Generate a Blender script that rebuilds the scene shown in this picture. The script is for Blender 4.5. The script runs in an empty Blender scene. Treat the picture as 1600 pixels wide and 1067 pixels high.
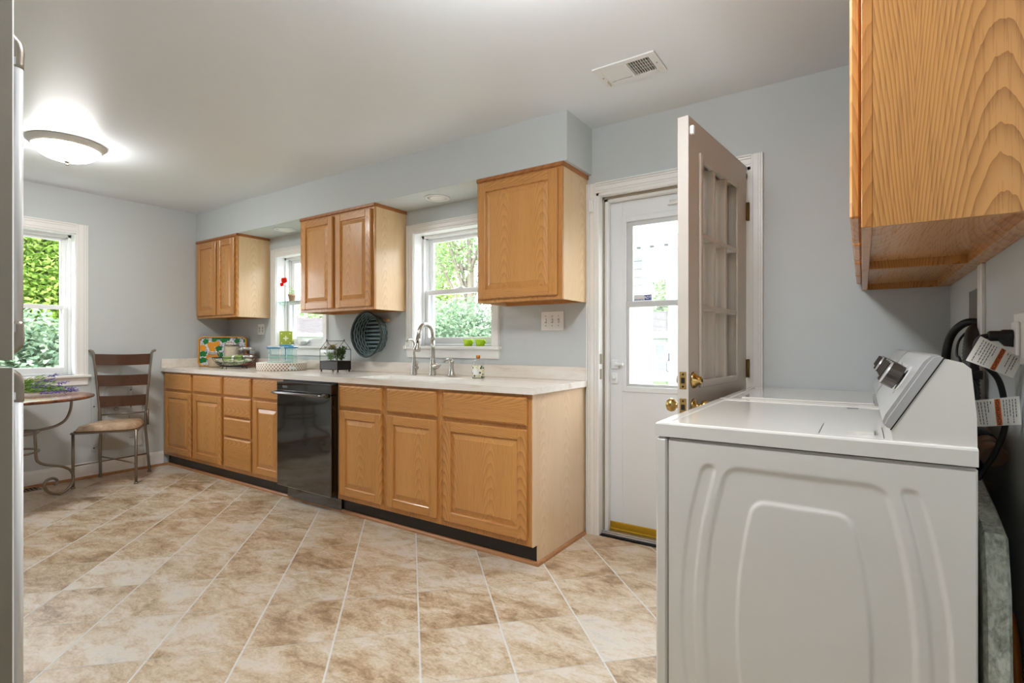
import bpy, bmesh, math, random
from mathutils import Vector, Matrix
random.seed(7)
PI = math.pi
scn = bpy.context.scene
COL = scn.collection

# ------------------------------------------------------------------ camera
cam_d = bpy.data.cameras.new('camera')
cam_d.sensor_width = 36.0
cam_d.lens = 815.98 / 1600 * 36.0
cam_d.shift_y = 4.4 / 1600
cam_d.clip_start = 0.02
cam_d.clip_end = 300
cam = bpy.data.objects.new('camera', cam_d)
cam.location = (0, 0, 1.1323)
cam.rotation_euler = (PI / 2, 0, math.radians(33.8964))
COL.objects.link(cam)
scn.camera = cam

# ------------------------------------------------------------------ sky, sun-less overcast day, exposure
world = bpy.data.worlds.new('overcast_sky')
scn.world = world
world.use_nodes = True
wn = world.node_tree
wn.nodes.clear()
wo = wn.nodes.new('ShaderNodeOutputWorld')
wb = wn.nodes.new('ShaderNodeBackground')
wb.inputs['Color'].default_value = (0.90, 0.95, 1.0, 1)
wb.inputs['Strength'].default_value = 8.6
wn.links.new(wb.outputs[0], wo.inputs[0])
scn.view_settings.view_transform = 'Standard'
scn.view_settings.look = 'None'
scn.view_settings.gamma = 1.0
scn.view_settings.use_curve_mapping = False
scn.view_settings.exposure = 0.30
LAMP_LEFT = 66.0       # emission of the flush lamp in the dining corner
LAMP_FILL = 60.0      # emission of the added, unseen bowl lamp that fills the right side
LAMP_FILL_UP = 230.0       # bulbs of that added lamp, washing the ceiling through its open top
scn.cycles.use_denoising = True
scn.cycles.max_bounces = 10
scn.cycles.diffuse_bounces = 6
scn.cycles.glossy_bounces = 4
scn.cycles.transmission_bounces = 8
scn.cycles.transparent_max_bounces = 16
scn.cycles.caustics_reflective = False
scn.cycles.caustics_refractive = False
scn.cycles.sample_clamp_indirect = 6.0

# ------------------------------------------------------------------ main measures
D = 2.857      # back wall
XL = -5.46     # left wall
XR = 0.306     # right wall
YN = -0.56     # near wall, behind the camera
ZC = 2.417     # ceiling
CT = 0.914     # counter top

# ------------------------------------------------------------------ mesh builder
class MB:
    def __init__(self, T=None):
        self.v, self.f, self.m, self.s = [], [], [], []
        self.T = T
        self.recalc = True
    def add(self, vs, fs, mi=0, smooth=False):
        b = len(self.v)
        if self.T: vs = [self.T(*p) for p in vs]
        self.v += [tuple(p) for p in vs]
        for f in fs:
            self.f.append([i + b for i in f]); self.m.append(mi); self.s.append(smooth)
    def box(self, x0, x1, y0, y1, z0, z1, c=0.0, mi=0):
        x0, x1 = min(x0, x1), max(x0, x1); y0, y1 = min(y0, y1), max(y0, y1); z0, z1 = min(z0, z1), max(z0, z1)
        if c <= 0:
            vs = [(x, y, z) for x in (x0, x1) for y in (y0, y1) for z in (z0, z1)]
            fs = [(0, 1, 3, 2), (4, 6, 7, 5), (0, 4, 5, 1), (2, 3, 7, 6), (0, 2, 6, 4), (1, 5, 7, 3)]
            self.add(vs, fs, mi); return self
        c = min(c, (x1 - x0) * .49, (y1 - y0) * .49, (z1 - z0) * .49)
        vs, idx = [], {}
        for i, X in enumerate((x0, x1)):
            for j, Y in enumerate((y0, y1)):
                for k, Z in enumerate((z0, z1)):
                    sx, sy, sz = (1, -1)[i], (1, -1)[j], (1, -1)[k]
                    for ax in range(3):
                        p = [X + sx * c, Y + sy * c, Z + sz * c]
                        p[ax] = (X, Y, Z)[ax]
                        idx[(i, j, k, ax)] = len(vs); vs.append(p)
        fs = []
        for ax in range(3):
            for e in (0, 1):
                q = []
                for a, b in ((0, 0), (0, 1), (1, 1), (1, 0)):
                    key = [a, b]; key.insert(ax, e)
                    q.append(idx[(*key, ax)])
                fs.append(q)
        for ax in range(3):
            o = [t for t in range(3) if t != ax]
            for a in (0, 1):
                for b in (0, 1):
                    def K(e, face):
                        key = [0, 0, 0]; key[ax] = e; key[o[0]] = a; key[o[1]] = b
                        return idx[(*key, face)]
                    fs.append([K(0, o[0]), K(1, o[0]), K(1, o[1]), K(0, o[1])])
        for i in (0, 1):
            for j in (0, 1):
                for k in (0, 1):
                    fs.append([idx[(i, j, k, 0)], idx[(i, j, k, 1)], idx[(i, j, k, 2)]])
        self.add(vs, fs, mi); return self
    def tube(self, path, r, n=10, closed=False, mi=0, smooth=True, flat=1.0):
        P = [Vector(p) for p in path]; L = len(P)
        R = r if isinstance(r, (list, tuple)) else [r] * L
        tang = []
        for i in range(L):
            if closed: t = P[(i + 1) % L] - P[i - 1]
            else: t = P[min(i + 1, L - 1)] - P[max(i - 1, 0)]
            tang.append(t.normalized() if t.length > 1e-9 else Vector((0, 0, 1)))
        up = Vector((0, 0, 1)) if abs(tang[0].z) < .9 else Vector((1, 0, 0))
        u = tang[0].cross(up).normalized(); vs = []
        for i in range(L):
            u = (u - tang[i] * u.dot(tang[i]))
            u = u.normalized() if u.length > 1e-6 else tang[i].orthogonal().normalized()
            w = tang[i].cross(u)
            for k in range(n):
                a = 2 * PI * k / n
                vs.append(P[i] + (u * math.cos(a) + w * math.sin(a) * flat) * R[i])
        fs = []
        for i in range(L if closed else L - 1):
            a, b = i * n, ((i + 1) % L) * n
            for k in range(n):
                fs.append((a + k, a + (k + 1) % n, b + (k + 1) % n, b + k))
        self.add(vs, fs, mi, smooth)
        if not closed:
            self.add(vs[:n], [list(range(n))[::-1]], mi); self.add(vs[-n:], [list(range(n))], mi)
        return self
    def lathe(self, prof, c=(0, 0, 0), n=24, axis='z', mi=0, smooth=True, sx=1.0, sy=1.0):
        vs, fs = [], []
        for r, h in prof:
            for k in range(n):
                a = 2 * PI * k / n
                x, y = r * math.cos(a) * sx, r * math.sin(a) * sy
                p = (x, y, h) if axis == 'z' else ((h, x, y) if axis == 'x' else (x, h, y))
                vs.append((p[0] + c[0], p[1] + c[1], p[2] + c[2]))
        L = len(prof)
        for i in range(L - 1):
            for k in range(n):
                fs.append((i * n + k, i * n + (k + 1) % n, (i + 1) * n + (k + 1) % n, (i + 1) * n + k))
        if prof[0][0] > 1e-6: fs.append(list(range(n))[::-1])
        if prof[-1][0] > 1e-6: fs.append([(L - 1) * n + k for k in range(n)])
        self.add(vs, fs, mi, smooth); return self
    def prism(self, poly, axis, a, b, mi=0, smooth=False):
        def P(q, h):
            return {'x': (h, q[0], q[1]), 'y': (q[0], h, q[1]), 'z': (q[0], q[1], h)}[axis]
        n = len(poly)
        vs = [P(q, a) for q in poly] + [P(q, b) for q in poly]
        self.add(vs, [(i, (i + 1) % n, n + (i + 1) % n, n + i) for i in range(n)], mi, smooth)
        self.add(vs, [list(range(n)), list(range(n, 2 * n))[::-1]], mi)
        return self
    def ball(self, c, r, n=14, m=8, mi=0):
        rx, ry, rz = r if isinstance(r, (list, tuple)) else (r, r, r)
        vs, fs = [], []
        for i in range(m + 1):
            t = PI * i / m
            for k in range(n):
                a = 2 * PI * k / n
                vs.append((c[0] + rx * math.sin(t) * math.cos(a), c[1] + ry * math.sin(t) * math.sin(a), c[2] + rz * math.cos(t)))
        for i in range(m):
            for k in range(n):
                fs.append((i * n + k, i * n + (k + 1) % n, (i + 1) * n + (k + 1) % n, (i + 1) * n + k))
        self.add(vs, fs, mi, True); return self
    def grid(self, fn, nu, nv, mi=0, smooth=True):
        vs = [fn(i / nu, j / nv) for j in range(nv + 1) for i in range(nu + 1)]
        w = nu + 1
        self.add(vs, [(j * w + i, j * w + i + 1, (j + 1) * w + i + 1, (j + 1) * w + i) for j in range(nv) for i in range(nu)], mi, smooth)
        return self

INFO = {}     # object -> (offset to subtract from world points)
def tag(o, label=None, cat=None, group=None, kind=None):
    if label: o['label'] = label
    if cat: o['category'] = cat
    if group: o['group'] = group
    if kind: o['kind'] = kind
    return o
def root(name, label, cat, loc=(0, 0, 0), rz=0.0, group=None, kind=None):
    o = bpy.data.objects.new(name, None)
    o.empty_display_size = 0.1
    o.location = loc; o.rotation_euler = (0, 0, rz)
    COL.objects.link(o)
    tag(o, label, cat, group, kind)
    INFO[o.name] = (Vector(loc), rz)
    return o
def obj(name, mb, mats, parent=None, loc=None, label=None, cat=None, group=None, kind=None):
    """link a mesh; points are world points when the parent is unrotated, local points when it is rotated"""
    me = bpy.data.meshes.new(name)
    off = Vector((0, 0, 0))
    if parent is not None and INFO[parent.name][1] == 0: off = INFO[parent.name][0]
    elif parent is None and loc is not None: off = Vector(loc)
    me.from_pydata([(p[0] - off.x, p[1] - off.y, p[2] - off.z) for p in mb.v], [], mb.f)
    if not isinstance(mats, (list, tuple)): mats = [mats]
    for m in mats: me.materials.append(m)
    me.polygons.foreach_set('material_index', mb.m)
    me.polygons.foreach_set('use_smooth', mb.s)
    if mb.recalc:
        bm = bmesh.new(); bm.from_mesh(me)
        bmesh.ops.remove_doubles(bm, verts=bm.verts, dist=1e-6)
        bmesh.ops.recalc_face_normals(bm, faces=bm.faces)
        bm.to_mesh(me); bm.free()
    me.update()
    o = bpy.data.objects.new(name, me)
    COL.objects.link(o)
    if parent is not None:
        o.parent = parent
        INFO[o.name] = INFO[parent.name]
    else:
        if loc is not None: o.location = loc
        INFO[o.name] = (Vector(loc) if loc is not None else Vector((0, 0, 0)), 0)
    tag(o, label, cat, group, kind)
    return o
def dup(src, loc, label, rz=None, group=None):
    """a copy of a thing with its parts and their sub-parts"""
    def cp(o, par):
        c = o.copy(); COL.objects.link(c)
        if par is not None: c.parent = par
        INFO[c.name] = INFO[o.name]
        for ch in list(o.children): cp(ch, c)
        return c
    r = cp(src, None)
    r.location = loc
    if rz is not None: r.rotation_euler = (0, 0, rz)
    r['label'] = label
    if group: r['group'] = group
    return r
def text_mesh(body, size, mat_fn, bold=False):
    """lettering as flat mesh points; mat_fn maps (x, y) of the text plane to a point"""
    cu = bpy.data.curves.new('lettering', 'FONT'); cu.body = body; cu.size = size
    cu.align_x = 'CENTER'; cu.align_y = 'CENTER'; cu.extrude = 0.0
    if bold: cu.offset = size * .02
    t = bpy.data.objects.new('lettering', cu); COL.objects.link(t)
    dg = bpy.context.evaluated_depsgraph_get(); dg.update()
    me = bpy.data.meshes.new_from_object(t.evaluated_get(dg))
    mb = MB(); mb.add([mat_fn(v.co.x, v.co.y) for v in me.vertices], [list(p.vertices) for p in me.polygons])
    mb.recalc = False
    bpy.data.objects.remove(t); bpy.data.curves.remove(cu); bpy.data.meshes.remove(me)
    return mb
def arc(c, r, a0, a1, n, plane='xz'):
    out = []
    for i in range(n + 1):
        a = a0 + (a1 - a0) * i / n
        p, q = r * math.cos(a), r * math.sin(a)
        out.append({'xz': (c[0] + p, c[1], c[2] + q), 'xy': (c[0] + p, c[1] + q, c[2]), 'yz': (c[0], c[1] + p, c[2] + q)}[plane])
    return out
def smooth_path(pts, sub=6):
    P = [Vector(p) for p in pts]; out = []
    for i in range(len(P) - 1):
        p0 = P[max(i - 1, 0)]; p1 = P[i]; p2 = P[i + 1]; p3 = P[min(i + 2, len(P) - 1)]
        for k in range(sub):
            t = k / sub
            out.append(.5 * ((2 * p1) + (-p0 + p2) * t + (2 * p0 - 5 * p1 + 4 * p2 - p3) * t * t + (-p0 + 3 * p1 - 3 * p2 + p3) * t ** 3))
    out.append(P[-1])
    return out
def rounded(w, h, r, n=5, cx=0, cy=0):
    out = []
    for sx, sy, a0 in ((1, 1, 0), (-1, 1, PI / 2), (-1, -1, PI), (1, -1, 1.5 * PI)):
        for i in range(n + 1):
            a = a0 + PI / 2 * i / n
            out.append((cx + sx * (w / 2 - r) + r * math.cos(a), cy + sy * (h / 2 - r) + r * math.sin(a)))
    return out

# ------------------------------------------------------------------ materials
def srgb(r, g, b):
    return tuple(((c / 255) / 12.92 if c / 255 <= .04045 else ((c / 255 + .055) / 1.055) ** 2.4) for c in (r, g, b)) + (1,)
class NT:
    def __init__(self, name):
        self.m = bpy.data.materials.new(name); self.m.use_nodes = True
        self.t = self.m.node_tree; self.t.nodes.clear()
        self.out = self.n('ShaderNodeOutputMaterial')
    def n(self, typ, **kw):
        x = self.t.nodes.new(typ)
        for k, v in kw.items(): setattr(x, k, v)
        return x
    def set(self, sock, val):
        if hasattr(val, 'is_output') or isinstance(val, bpy.types.NodeSocket): self.t.links.new(val, sock)
        elif val is not None: sock.default_value = val
    def math(self, op, a, b=None, c=None, clamp=False):
        x = self.n('ShaderNodeMath', operation=op, use_clamp=clamp)
        self.set(x.inputs[0], a)
        if b is not None: self.set(x.inputs[1], b)
        if c is not None: self.set(x.inputs[2], c)
        return x.outputs[0]
    def mix(self, fac, a, b, blend='MIX'):
        x = self.n('ShaderNodeMix', data_type='RGBA', blend_type=blend)
        self.set(x.inputs[0], fac); self.set(x.inputs[6], a); self.set(x.inputs[7], b)
        return x.outputs[2]
    def coord(self, scale=(1, 1, 1), loc=(0, 0, 0), rot=(0, 0, 0), src='Object'):
        tc = self.n('ShaderNodeTexCoord'); mp = self.n('ShaderNodeMapping')
        mp.inputs['Scale'].default_value = scale; mp.inputs['Location'].default_value = loc; mp.inputs['Rotation'].default_value = rot
        self.t.links.new(tc.outputs[src], mp.inputs[0])
        return mp.outputs[0]
    def noise(self, vec, scale=1.0, detail=2.0, rough=.5, dist=0.0):
        x = self.n('ShaderNodeTexNoise')
        if vec is not None: self.t.links.new(vec, x.inputs['Vector'])
        x.inputs['Scale'].default_value = scale; x.inputs['Detail'].default_value = detail
        x.inputs['Roughness'].default_value = rough; x.inputs['Distortion'].default_value = dist
        return x.outputs['Fac']
    def ramp(self, fac, stops, interp='LINEAR'):
        x = self.n('ShaderNodeValToRGB'); cr = x.color_ramp; cr.interpolation = interp
        while len(cr.elements) < len(stops): cr.elements.new(.5)
        for e, (p, c) in zip(cr.elements, stops):
            e.position = p; e.color = c if len(c) == 4 else (*c, 1)
        self.set(x.inputs[0], fac)
        return x.outputs[0]
    def bump(self, h, strength=.2, dist=.002):
        x = self.n('ShaderNodeBump'); x.inputs['Strength'].default_value = strength; x.inputs['Distance'].default_value = dist
        self.set(x.inputs['Height'], h); return x.outputs[0]
    def principled(self, color, rough=.5, metal=0.0, spec=.5, normal=None, coat=0.0, emis=None, estr=0.0, trans=0.0):
        b = self.n('ShaderNodeBsdfPrincipled')
        self.set(b.inputs['Base Color'], color); self.set(b.inputs['Roughness'], rough); self.set(b.inputs['Metallic'], metal)
        b.inputs['Specular IOR Level'].default_value = spec
        if normal is not None: self.set(b.inputs['Normal'], normal)
        b.inputs['Coat Weight'].default_value = coat; b.inputs['Coat Roughness'].default_value = .12
        if emis is not None:
            b.inputs['Emission Color'].default_value = emis; b.inputs['Emission Strength'].default_value = estr
        b.inputs['Transmission Weight'].default_value = trans
        self.t.links.new(b.outputs[0], self.out.inputs[0])
        return self.m
MATS = {}
def flat(name, rgb, rough=.5, metal=0.0, spec=.5, coat=0.0, var=0.04, bump=0.0, bscale=60, emis=0.0):
    """painted / plastic / metal surface with slight procedural unevenness"""
    if name in MATS: return MATS[name]
    t = NT(name); c = srgb(*rgb)
    n = t.noise(t.coord(), 9, 3)
    k = t.math('MULTIPLY_ADD', n, 2 * var, 1 - var)
    hs = t.n('ShaderNodeHueSaturation'); hs.inputs['Color'].default_value = c; t.set(hs.inputs['Value'], k)
    nm = t.bump(t.noise(t.coord(), bscale, 2), bump, .001) if bump else None
    MATS[name] = t.principled(hs.outputs[0], rough, metal, spec, nm, coat, c if emis else None, emis)
    return MATS[name]
def glass(name, tint=(1, 1, 1), refl=1.0, ior=1.45):
    if name in MATS: return MATS[name]
    t = NT(name)
    tr = t.n('ShaderNodeBsdfTransparent'); tr.inputs[0].default_value = (*tint, 1)
    gl = t.n('ShaderNodeBsdfGlossy'); gl.inputs['Roughness'].default_value = .02
    fr = t.n('ShaderNodeFresnel'); ge = t.n('ShaderNodeNewGeometry')
    t.set(fr.inputs['IOR'], t.math('MULTIPLY_ADD', ge.outputs['Backfacing'], 1 / ior - ior, ior))
    mx = t.n('ShaderNodeMixShader')
    t.set(mx.inputs[0], t.math('MULTIPLY', fr.outputs[0], refl))
    t.t.links.new(tr.outputs[0], mx.inputs[1]); t.t.links.new(gl.outputs[0], mx.inputs[2]); t.t.links.new(mx.outputs[0], t.out.inputs[0])
    MATS[name] = t.m
    return t.m
def oak(name, axis, light, dark, ring=1.0, rough=.34, seed=0.0, coat=.25, arch=.13):
    """oak veneer with its grain along one axis"""
    if name in MATS: return MATS[name]
    t = NT(name)
    def sc(cross, along):
        return tuple(along if a == axis else cross for a in 'xyz')
    off = (seed, seed * 1.7, seed * .6)
    tc = t.n('ShaderNodeTexCoord'); sep = t.n('ShaderNodeSeparateXYZ'); t.t.links.new(tc.outputs['Object'], sep.inputs[0])
    ax = 'xyz'.index(axis); oth = [i for i in range(3) if i != ax]
    wob = t.noise(t.coord(sc(5.0, .8), off), 1.0, 2, .5)
    cross = t.math('ADD', t.math('ADD', sep.outputs[oth[0]], sep.outputs[oth[1]]), seed * .137 + 5.0)
    cross = t.math('MULTIPLY_ADD', t.math('SUBTRACT', wob, .5), .05, cross)
    u = t.math('PINGPONG', cross, arch)
    val = t.math('MULTIPLY_ADD', t.math('MULTIPLY', u, u), 780.0, t.math('MULTIPLY', sep.outputs[ax], 15.0))
    val = t.math('MULTIPLY_ADD', wob, 3.0, val)
    jag = t.noise(t.coord(sc(60, 9), off), 1.0, 2, .5)
    val = t.math('MULTIPLY_ADD', jag, .55, val)
    lines = t.math('FRACT', val)
    lines = t.math('POWER', lines, 2.2)
    pores = t.noise(t.coord(sc(230, 7), off), 1.0, 2, .6)
    pores = t.math('GREATER_THAN', pores, .57)
    tone = t.noise(t.coord(sc(9, .6), off), 1.0, 3, .6)
    f = t.math('MULTIPLY', lines, .55 * ring)
    f = t.math('MULTIPLY_ADD', pores, .20, f)
    f = t.math('ADD', f, t.math('MULTIPLY_ADD', tone, .7, -.28), clamp=True)
    col = t.mix(f, srgb(*light), srgb(*dark))
    MATS[name] = t.principled(col, t.math('MULTIPLY_ADD', pores, .12, rough), 0, .5, t.bump(pores, .08, .0004), coat)
    return MATS[name]

M_wall = flat('painted_wall_grey', (198, 203, 203), .62, spec=.3, var=.015, bump=.06, bscale=220)
M_ceil = flat('ceiling_paint', (229, 234, 238), .42, spec=.35, var=.01, bump=.05, bscale=150)
M_trim = flat('white_trim_paint', (238, 237, 234), .30, var=.012)
M_vinyl = flat('white_vinyl', (240, 241, 241), .35, var=.01)
M_glass = glass('window_glass')
M_white = flat('white_enamel', (217, 214, 208), .09, spec=.5, coat=.4, var=.008)
M_plate = flat('white_plate', (240, 240, 238), .35, var=.01)
M_nickel = flat('brushed_nickel', (188, 184, 176), .27, 1.0, var=.03)
M_iron = flat('pewter_metal', (138, 130, 118), .36, .8, var=.12)
M_brass = flat('polished_brass', (200, 168, 104), .22, 1.0, var=.06)
M_gold = flat('brass_sweep', (200, 160, 45), .35, .7, var=.08)
M_black = flat('black_gloss', (10, 10, 11), .06, spec=1.0, coat=1.0, var=.0)
M_blackm = flat('black_matte', (16, 15, 15), .5, var=.1)
M_rubber = flat('black_rubber', (22, 22, 24), .45, var=.15)
M_alu = flat('aluminium', (190, 190, 190), .3, .9, var=.04)
M_dark = flat('dark_void', (18, 14, 10), .9, var=.1)
OV = oak('oak_vertical', 'z', (204, 146, 80), (142, 86, 34))
OH = oak('oak_horizontal', 'x', (203, 145, 79), (140, 84, 33), seed=3.1)
OP = oak('oak_panel', 'z', (206, 149, 83), (152, 96, 42), ring=.75, seed=5.3)
OSHEEN = oak('oak_laminate_painted_sheen', 'z', (222, 192, 150), (192, 152, 104), ring=.7, seed=8.2, rough=.30)  # light laminate, with the gloss reflection on the sides painted into its colour
OEND = oak('oak_end_panel_pale', 'z', (228, 202, 168), (202, 166, 124), ring=.7, seed=8.2, rough=.30)
OY = oak('oak_depthwise', 'y', (206, 150, 88), (150, 92, 40), seed=2.2)
OTRIM = oak('oak_trim', 'x', (176, 112, 58), (122, 72, 32), seed=6.6)
OBIG = oak('oak_side_bold', 'z', (198, 143, 80), (132, 80, 31), ring=1.25, seed=11.4, rough=.36)
OKICK = oak('stained_shoe', 'x', (178, 124, 78), (120, 76, 44), seed=1.4)

def floor_mat():
    t = NT('vinyl_stone_tile')
    tc = t.n('ShaderNodeTexCoord'); sep = t.n('ShaderNodeSeparateXYZ'); t.t.links.new(tc.outputs['Object'], sep.inputs[0])
    s = t.math('DIVIDE', t.math('SUBTRACT', t.math('ADD', sep.outputs[0], sep.outputs[1]), .0523), .4537)
    d = t.math('DIVIDE', t.math('ADD', t.math('SUBTRACT', sep.outputs[0], sep.outputs[1]), 2.492), .4673)
    def edge(x):
        fr = t.math('FRACT', x)
        return t.math('MINIMUM', fr, t.math('SUBTRACT', 1.0, fr))
    es, ed = edge(s), edge(d)
    g1 = t.math('SUBTRACT', 1.0, t.math('MINIMUM', t.math('POWER', t.math('DIVIDE', es, .016), 2.0), 1.0), clamp=True)
    g2 = t.math('SUBTRACT', 1.0, t.math('MINIMUM', t.math('POWER', t.math('DIVIDE', ed, .012), 2.0), 1.0), clamp=True)
    cell = t.n('ShaderNodeCombineXYZ'); t.set(cell.inputs[0], t.math('FLOOR', s)); t.set(cell.inputs[1], t.math('FLOOR', d))
    wnz = t.n('ShaderNodeTexWhiteNoise', noise_dimensions='2D'); t.t.links.new(cell.outputs[0], wnz.inputs['Vector'])
    off = t.n('ShaderNodeVectorMath', operation='SCALE'); t.t.links.new(wnz.outputs['Color'], off.inputs[0]); off.inputs['Scale'].default_value = 8.6
    vm = t.n('ShaderNodeVectorMath', operation='ADD')
    t.t.links.new(t.coord((3.4, 6.4, 1), rot=(0, 0, -.35)), vm.inputs[0]); t.t.links.new(off.outputs[0], vm.inputs[1])
    vf = t.n('ShaderNodeVectorMath', operation='ADD')
    t.t.links.new(t.coord((13, 24, 1), rot=(0, 0, -.35)), vf.inputs[0]); t.t.links.new(off.outputs[0], vf.inputs[1])
    a = t.noise(vm.outputs[0], 1.0, 5, .62, .6)
    b = t.noise(vf.outputs[0], 1.0, 6, .7, .9)
    mix = t.math('ADD', t.math('MULTIPLY', a, .62), t.math('MULTIPLY', b, .42))
    grit = t.noise(t.coord((70, 110, 1)), 1.0, 3, .7)
    mix = t.math('ADD', mix, t.math('MULTIPLY_ADD', grit, .24, -.12))
    mix = t.math('ADD', mix, t.math('MULTIPLY_ADD', wnz.outputs['Value'], .10, -.05))
    col = t.ramp(mix, [(.32, srgb(118, 96, 72)), (.41, srgb(158, 133, 104)), (.48, srgb(186, 164, 135)), (.55, srgb(203, 188, 166)), (.63, srgb(213, 205, 193)), (.76, srgb(190, 186, 180))])
    warm = t.noise(t.coord((.9, .9, 1)), 1.0, 2, .5)
    col = t.mix(t.math('MULTIPLY', t.math('SUBTRACT', warm, .42, clamp=True), .9, clamp=True), col, srgb(184, 140, 92))
    col = t.mix(t.math('MULTIPLY', g1, .95), col, srgb(214, 213, 210))
    col = t.mix(t.math('MULTIPLY', g2, .6), col, srgb(178, 172, 164))
    gmax = t.math('MAXIMUM', g1, g2)
    h = t.math('SUBTRACT', t.math('MULTIPLY', b, .35), gmax)
    return t.principled(col, t.math('MULTIPLY_ADD', b, .2, .26), 0, .45, t.bump(h, .35, .003))
M_floor = floor_mat()

def counter_mat():
    t = NT('marbled_laminate')
    v = t.noise(t.coord((1.1, 6.5, 6.5)), 1.0, 5, .62, .8)
    w = t.noise(t.coord((2.6, 22, 22), (3, 1, 2)), 1.0, 4, .6, .5)
    f = t.math('ADD', t.math('MULTIPLY', v, .7), t.math('MULTIPLY', w, .3))
    col = t.ramp(f, [(.28, srgb(182, 154, 126)), (.36, srgb(214, 196, 176)), (.44, srgb(232, 223, 212)), (.56, srgb(238, 233, 226)), (.70, srgb(226, 216, 204))])
    return t.principled(col, .17, 0, .5, None, .2)
M_counter = counter_mat()

# ------------------------------------------------------------------ room shell
S = 'structure'
WT = .15
def wall_with_holes(mb, a0, a1, z0, z1, holes, put):
    """holes: (a0, a1, z0, z1); put(a0, a1, z0, z1) adds one solid piece"""
    cuts = sorted({a0, a1, *[h[0] for h in holes], *[h[1] for h in holes]})
    for p, q in zip(cuts, cuts[1:]):
        hs = [h for h in holes if h[0] <= p + 1e-6 and h[1] >= q - 1e-6]
        zs = sorted(hs, key=lambda h: h[2]); z = z0
        for h in zs:
            if h[2] > z + 1e-6: put(p, q, z, h[2])
            z = h[3]
        if z < z1 - 1e-6: put(p, q, z, z1)
W1 = (-4.612, -3.888, 1.119, 1.968)
W2 = (-2.818, -2.076, 1.119, 1.972)
DR = (-1.305, -.474, 0.0, 2.03)
LW = (.895, 1.594, .876, 2.062)
mb = MB(); wall_with_holes(mb, XL - WT, XR + WT, -.02, ZC + .1, [W1, W2, DR], lambda a, b, c, d: mb.box(a, b, D, D + WT, c, d))
obj('wall_back', mb, M_wall, kind=S)
mb = MB(); wall_with_holes(mb, YN - WT, D, -.02, ZC + .1, [LW], lambda a, b, c, d: mb.box(XL - WT, XL, a, b, c, d))
obj('wall_left', mb, M_wall, kind=S)
RECESS = (2.165, 2.392, .90, 1.313)
mb = MB(); wall_with_holes(mb, YN - WT, D, -.02, ZC + .1, [RECESS], lambda a, b, c, d: mb.box(XR, XR + WT, a, b, c, d))
obj('wall_right', mb, M_wall, kind=S)
mb = MB(); mb.box(XR + .11, XR + WT - .005, RECESS[0], RECESS[1], RECESS[2], RECESS[3])
obj('wall_recess', mb, flat('recess_board', (176, 166, 152), .8), kind=S)
mb = MB(); wall_with_holes(mb, XL, XR, -.02, ZC + .1, [(-.95, .27, 0, 2.1)], lambda a, b, c, d: mb.box(a, b, YN - WT, YN, c, d))
obj('wall_front', mb, M_wall, kind=S)
mb = MB(); hb = YN - WT
mb.box(-1.1, .42, hb - 1.5, hb - 1.4, -.02, 2.3); mb.box(-1.1, -1.0, hb - 1.4, hb, -.02, 2.3); mb.box(.32, .42, hb - 1.4, hb, -.02, 2.3); mb.box(-1.1, .42, hb - 1.5, hb, 2.2, 2.3)
obj('wall_bounce_trap', mb, flat('dark_bounce_trap', (104, 92, 80), .7), kind=S)  # unseen dark enclosure added to cut bounced light on the dryer side
mb = MB(); mb.box(XL - WT, XR + WT, YN - WT - 1.5, D + WT, -.12, 0)
obj('floor', mb, M_floor, kind=S)
mb = MB(); mb.box(XL - WT, XR + WT, YN - WT, D + WT, ZC, ZC + .12)
obj('ceiling', mb, M_ceil, kind=S)
mb = MB(); mb.box(XL, -1.345, 2.54, D, 2.142, ZC)
obj('ceiling_soffit', mb, M_wall, kind=S)
M_soff = flat('soffit_underside_paint', (214, 219, 221), .5, var=.01)
# baseboards: a profiled board with a wood shoe
def baseboard(name, put, shoe):
    pass
prof = [(0, 0), (.014, 0), (.014, .105), (.010, .118), (.006, .128), (0, .132)]
mb = MB(); mb.prism([(XL + a, z) for a, z in prof], 'y', YN, 2.245)
obj('baseboard_left', mb, M_trim, kind=S)
mb = MB(); mb.prism([(XL + .014 + .016 * math.cos(t * PI / 10), .02 * math.sin(t * PI / 10)) for t in range(6)] + [(XL + .014, 0)], 'y', YN, 2.29)
obj('trim_1', mb, oak('shoe_y', 'y', (176, 122, 74), (124, 80, 44)), kind=S)
mb = MB(); mb.prism([(YN + a, z) for a, z in prof], 'x', XL, -1.9)
obj('baseboard_front', mb, M_trim, kind=S)
mb = MB(); mb.prism([(D - a, z) for a, z in prof], 'x', -.41, XR)
obj('baseboard_back', mb, M_trim, kind=S)
# shoe moulding under the base cabinets and along the end panel
mb = MB()
q = [(2.294 - .017 * math.cos(t * PI / 10), .019 * math.sin(t * PI / 10)) for t in range(6)] + [(2.294, 0)]
mb.prism(q, 'x', XL + .03, -1.371)
q = [(-1.386 + .017 * math.cos(t * PI / 10), .019 * math.sin(t * PI / 10)) for t in range(6)] + [(-1.386, 0)]
mb.prism(q, 'y', 2.277, 2.838)
obj('trim_2', mb, OKICK, kind=S)

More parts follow.
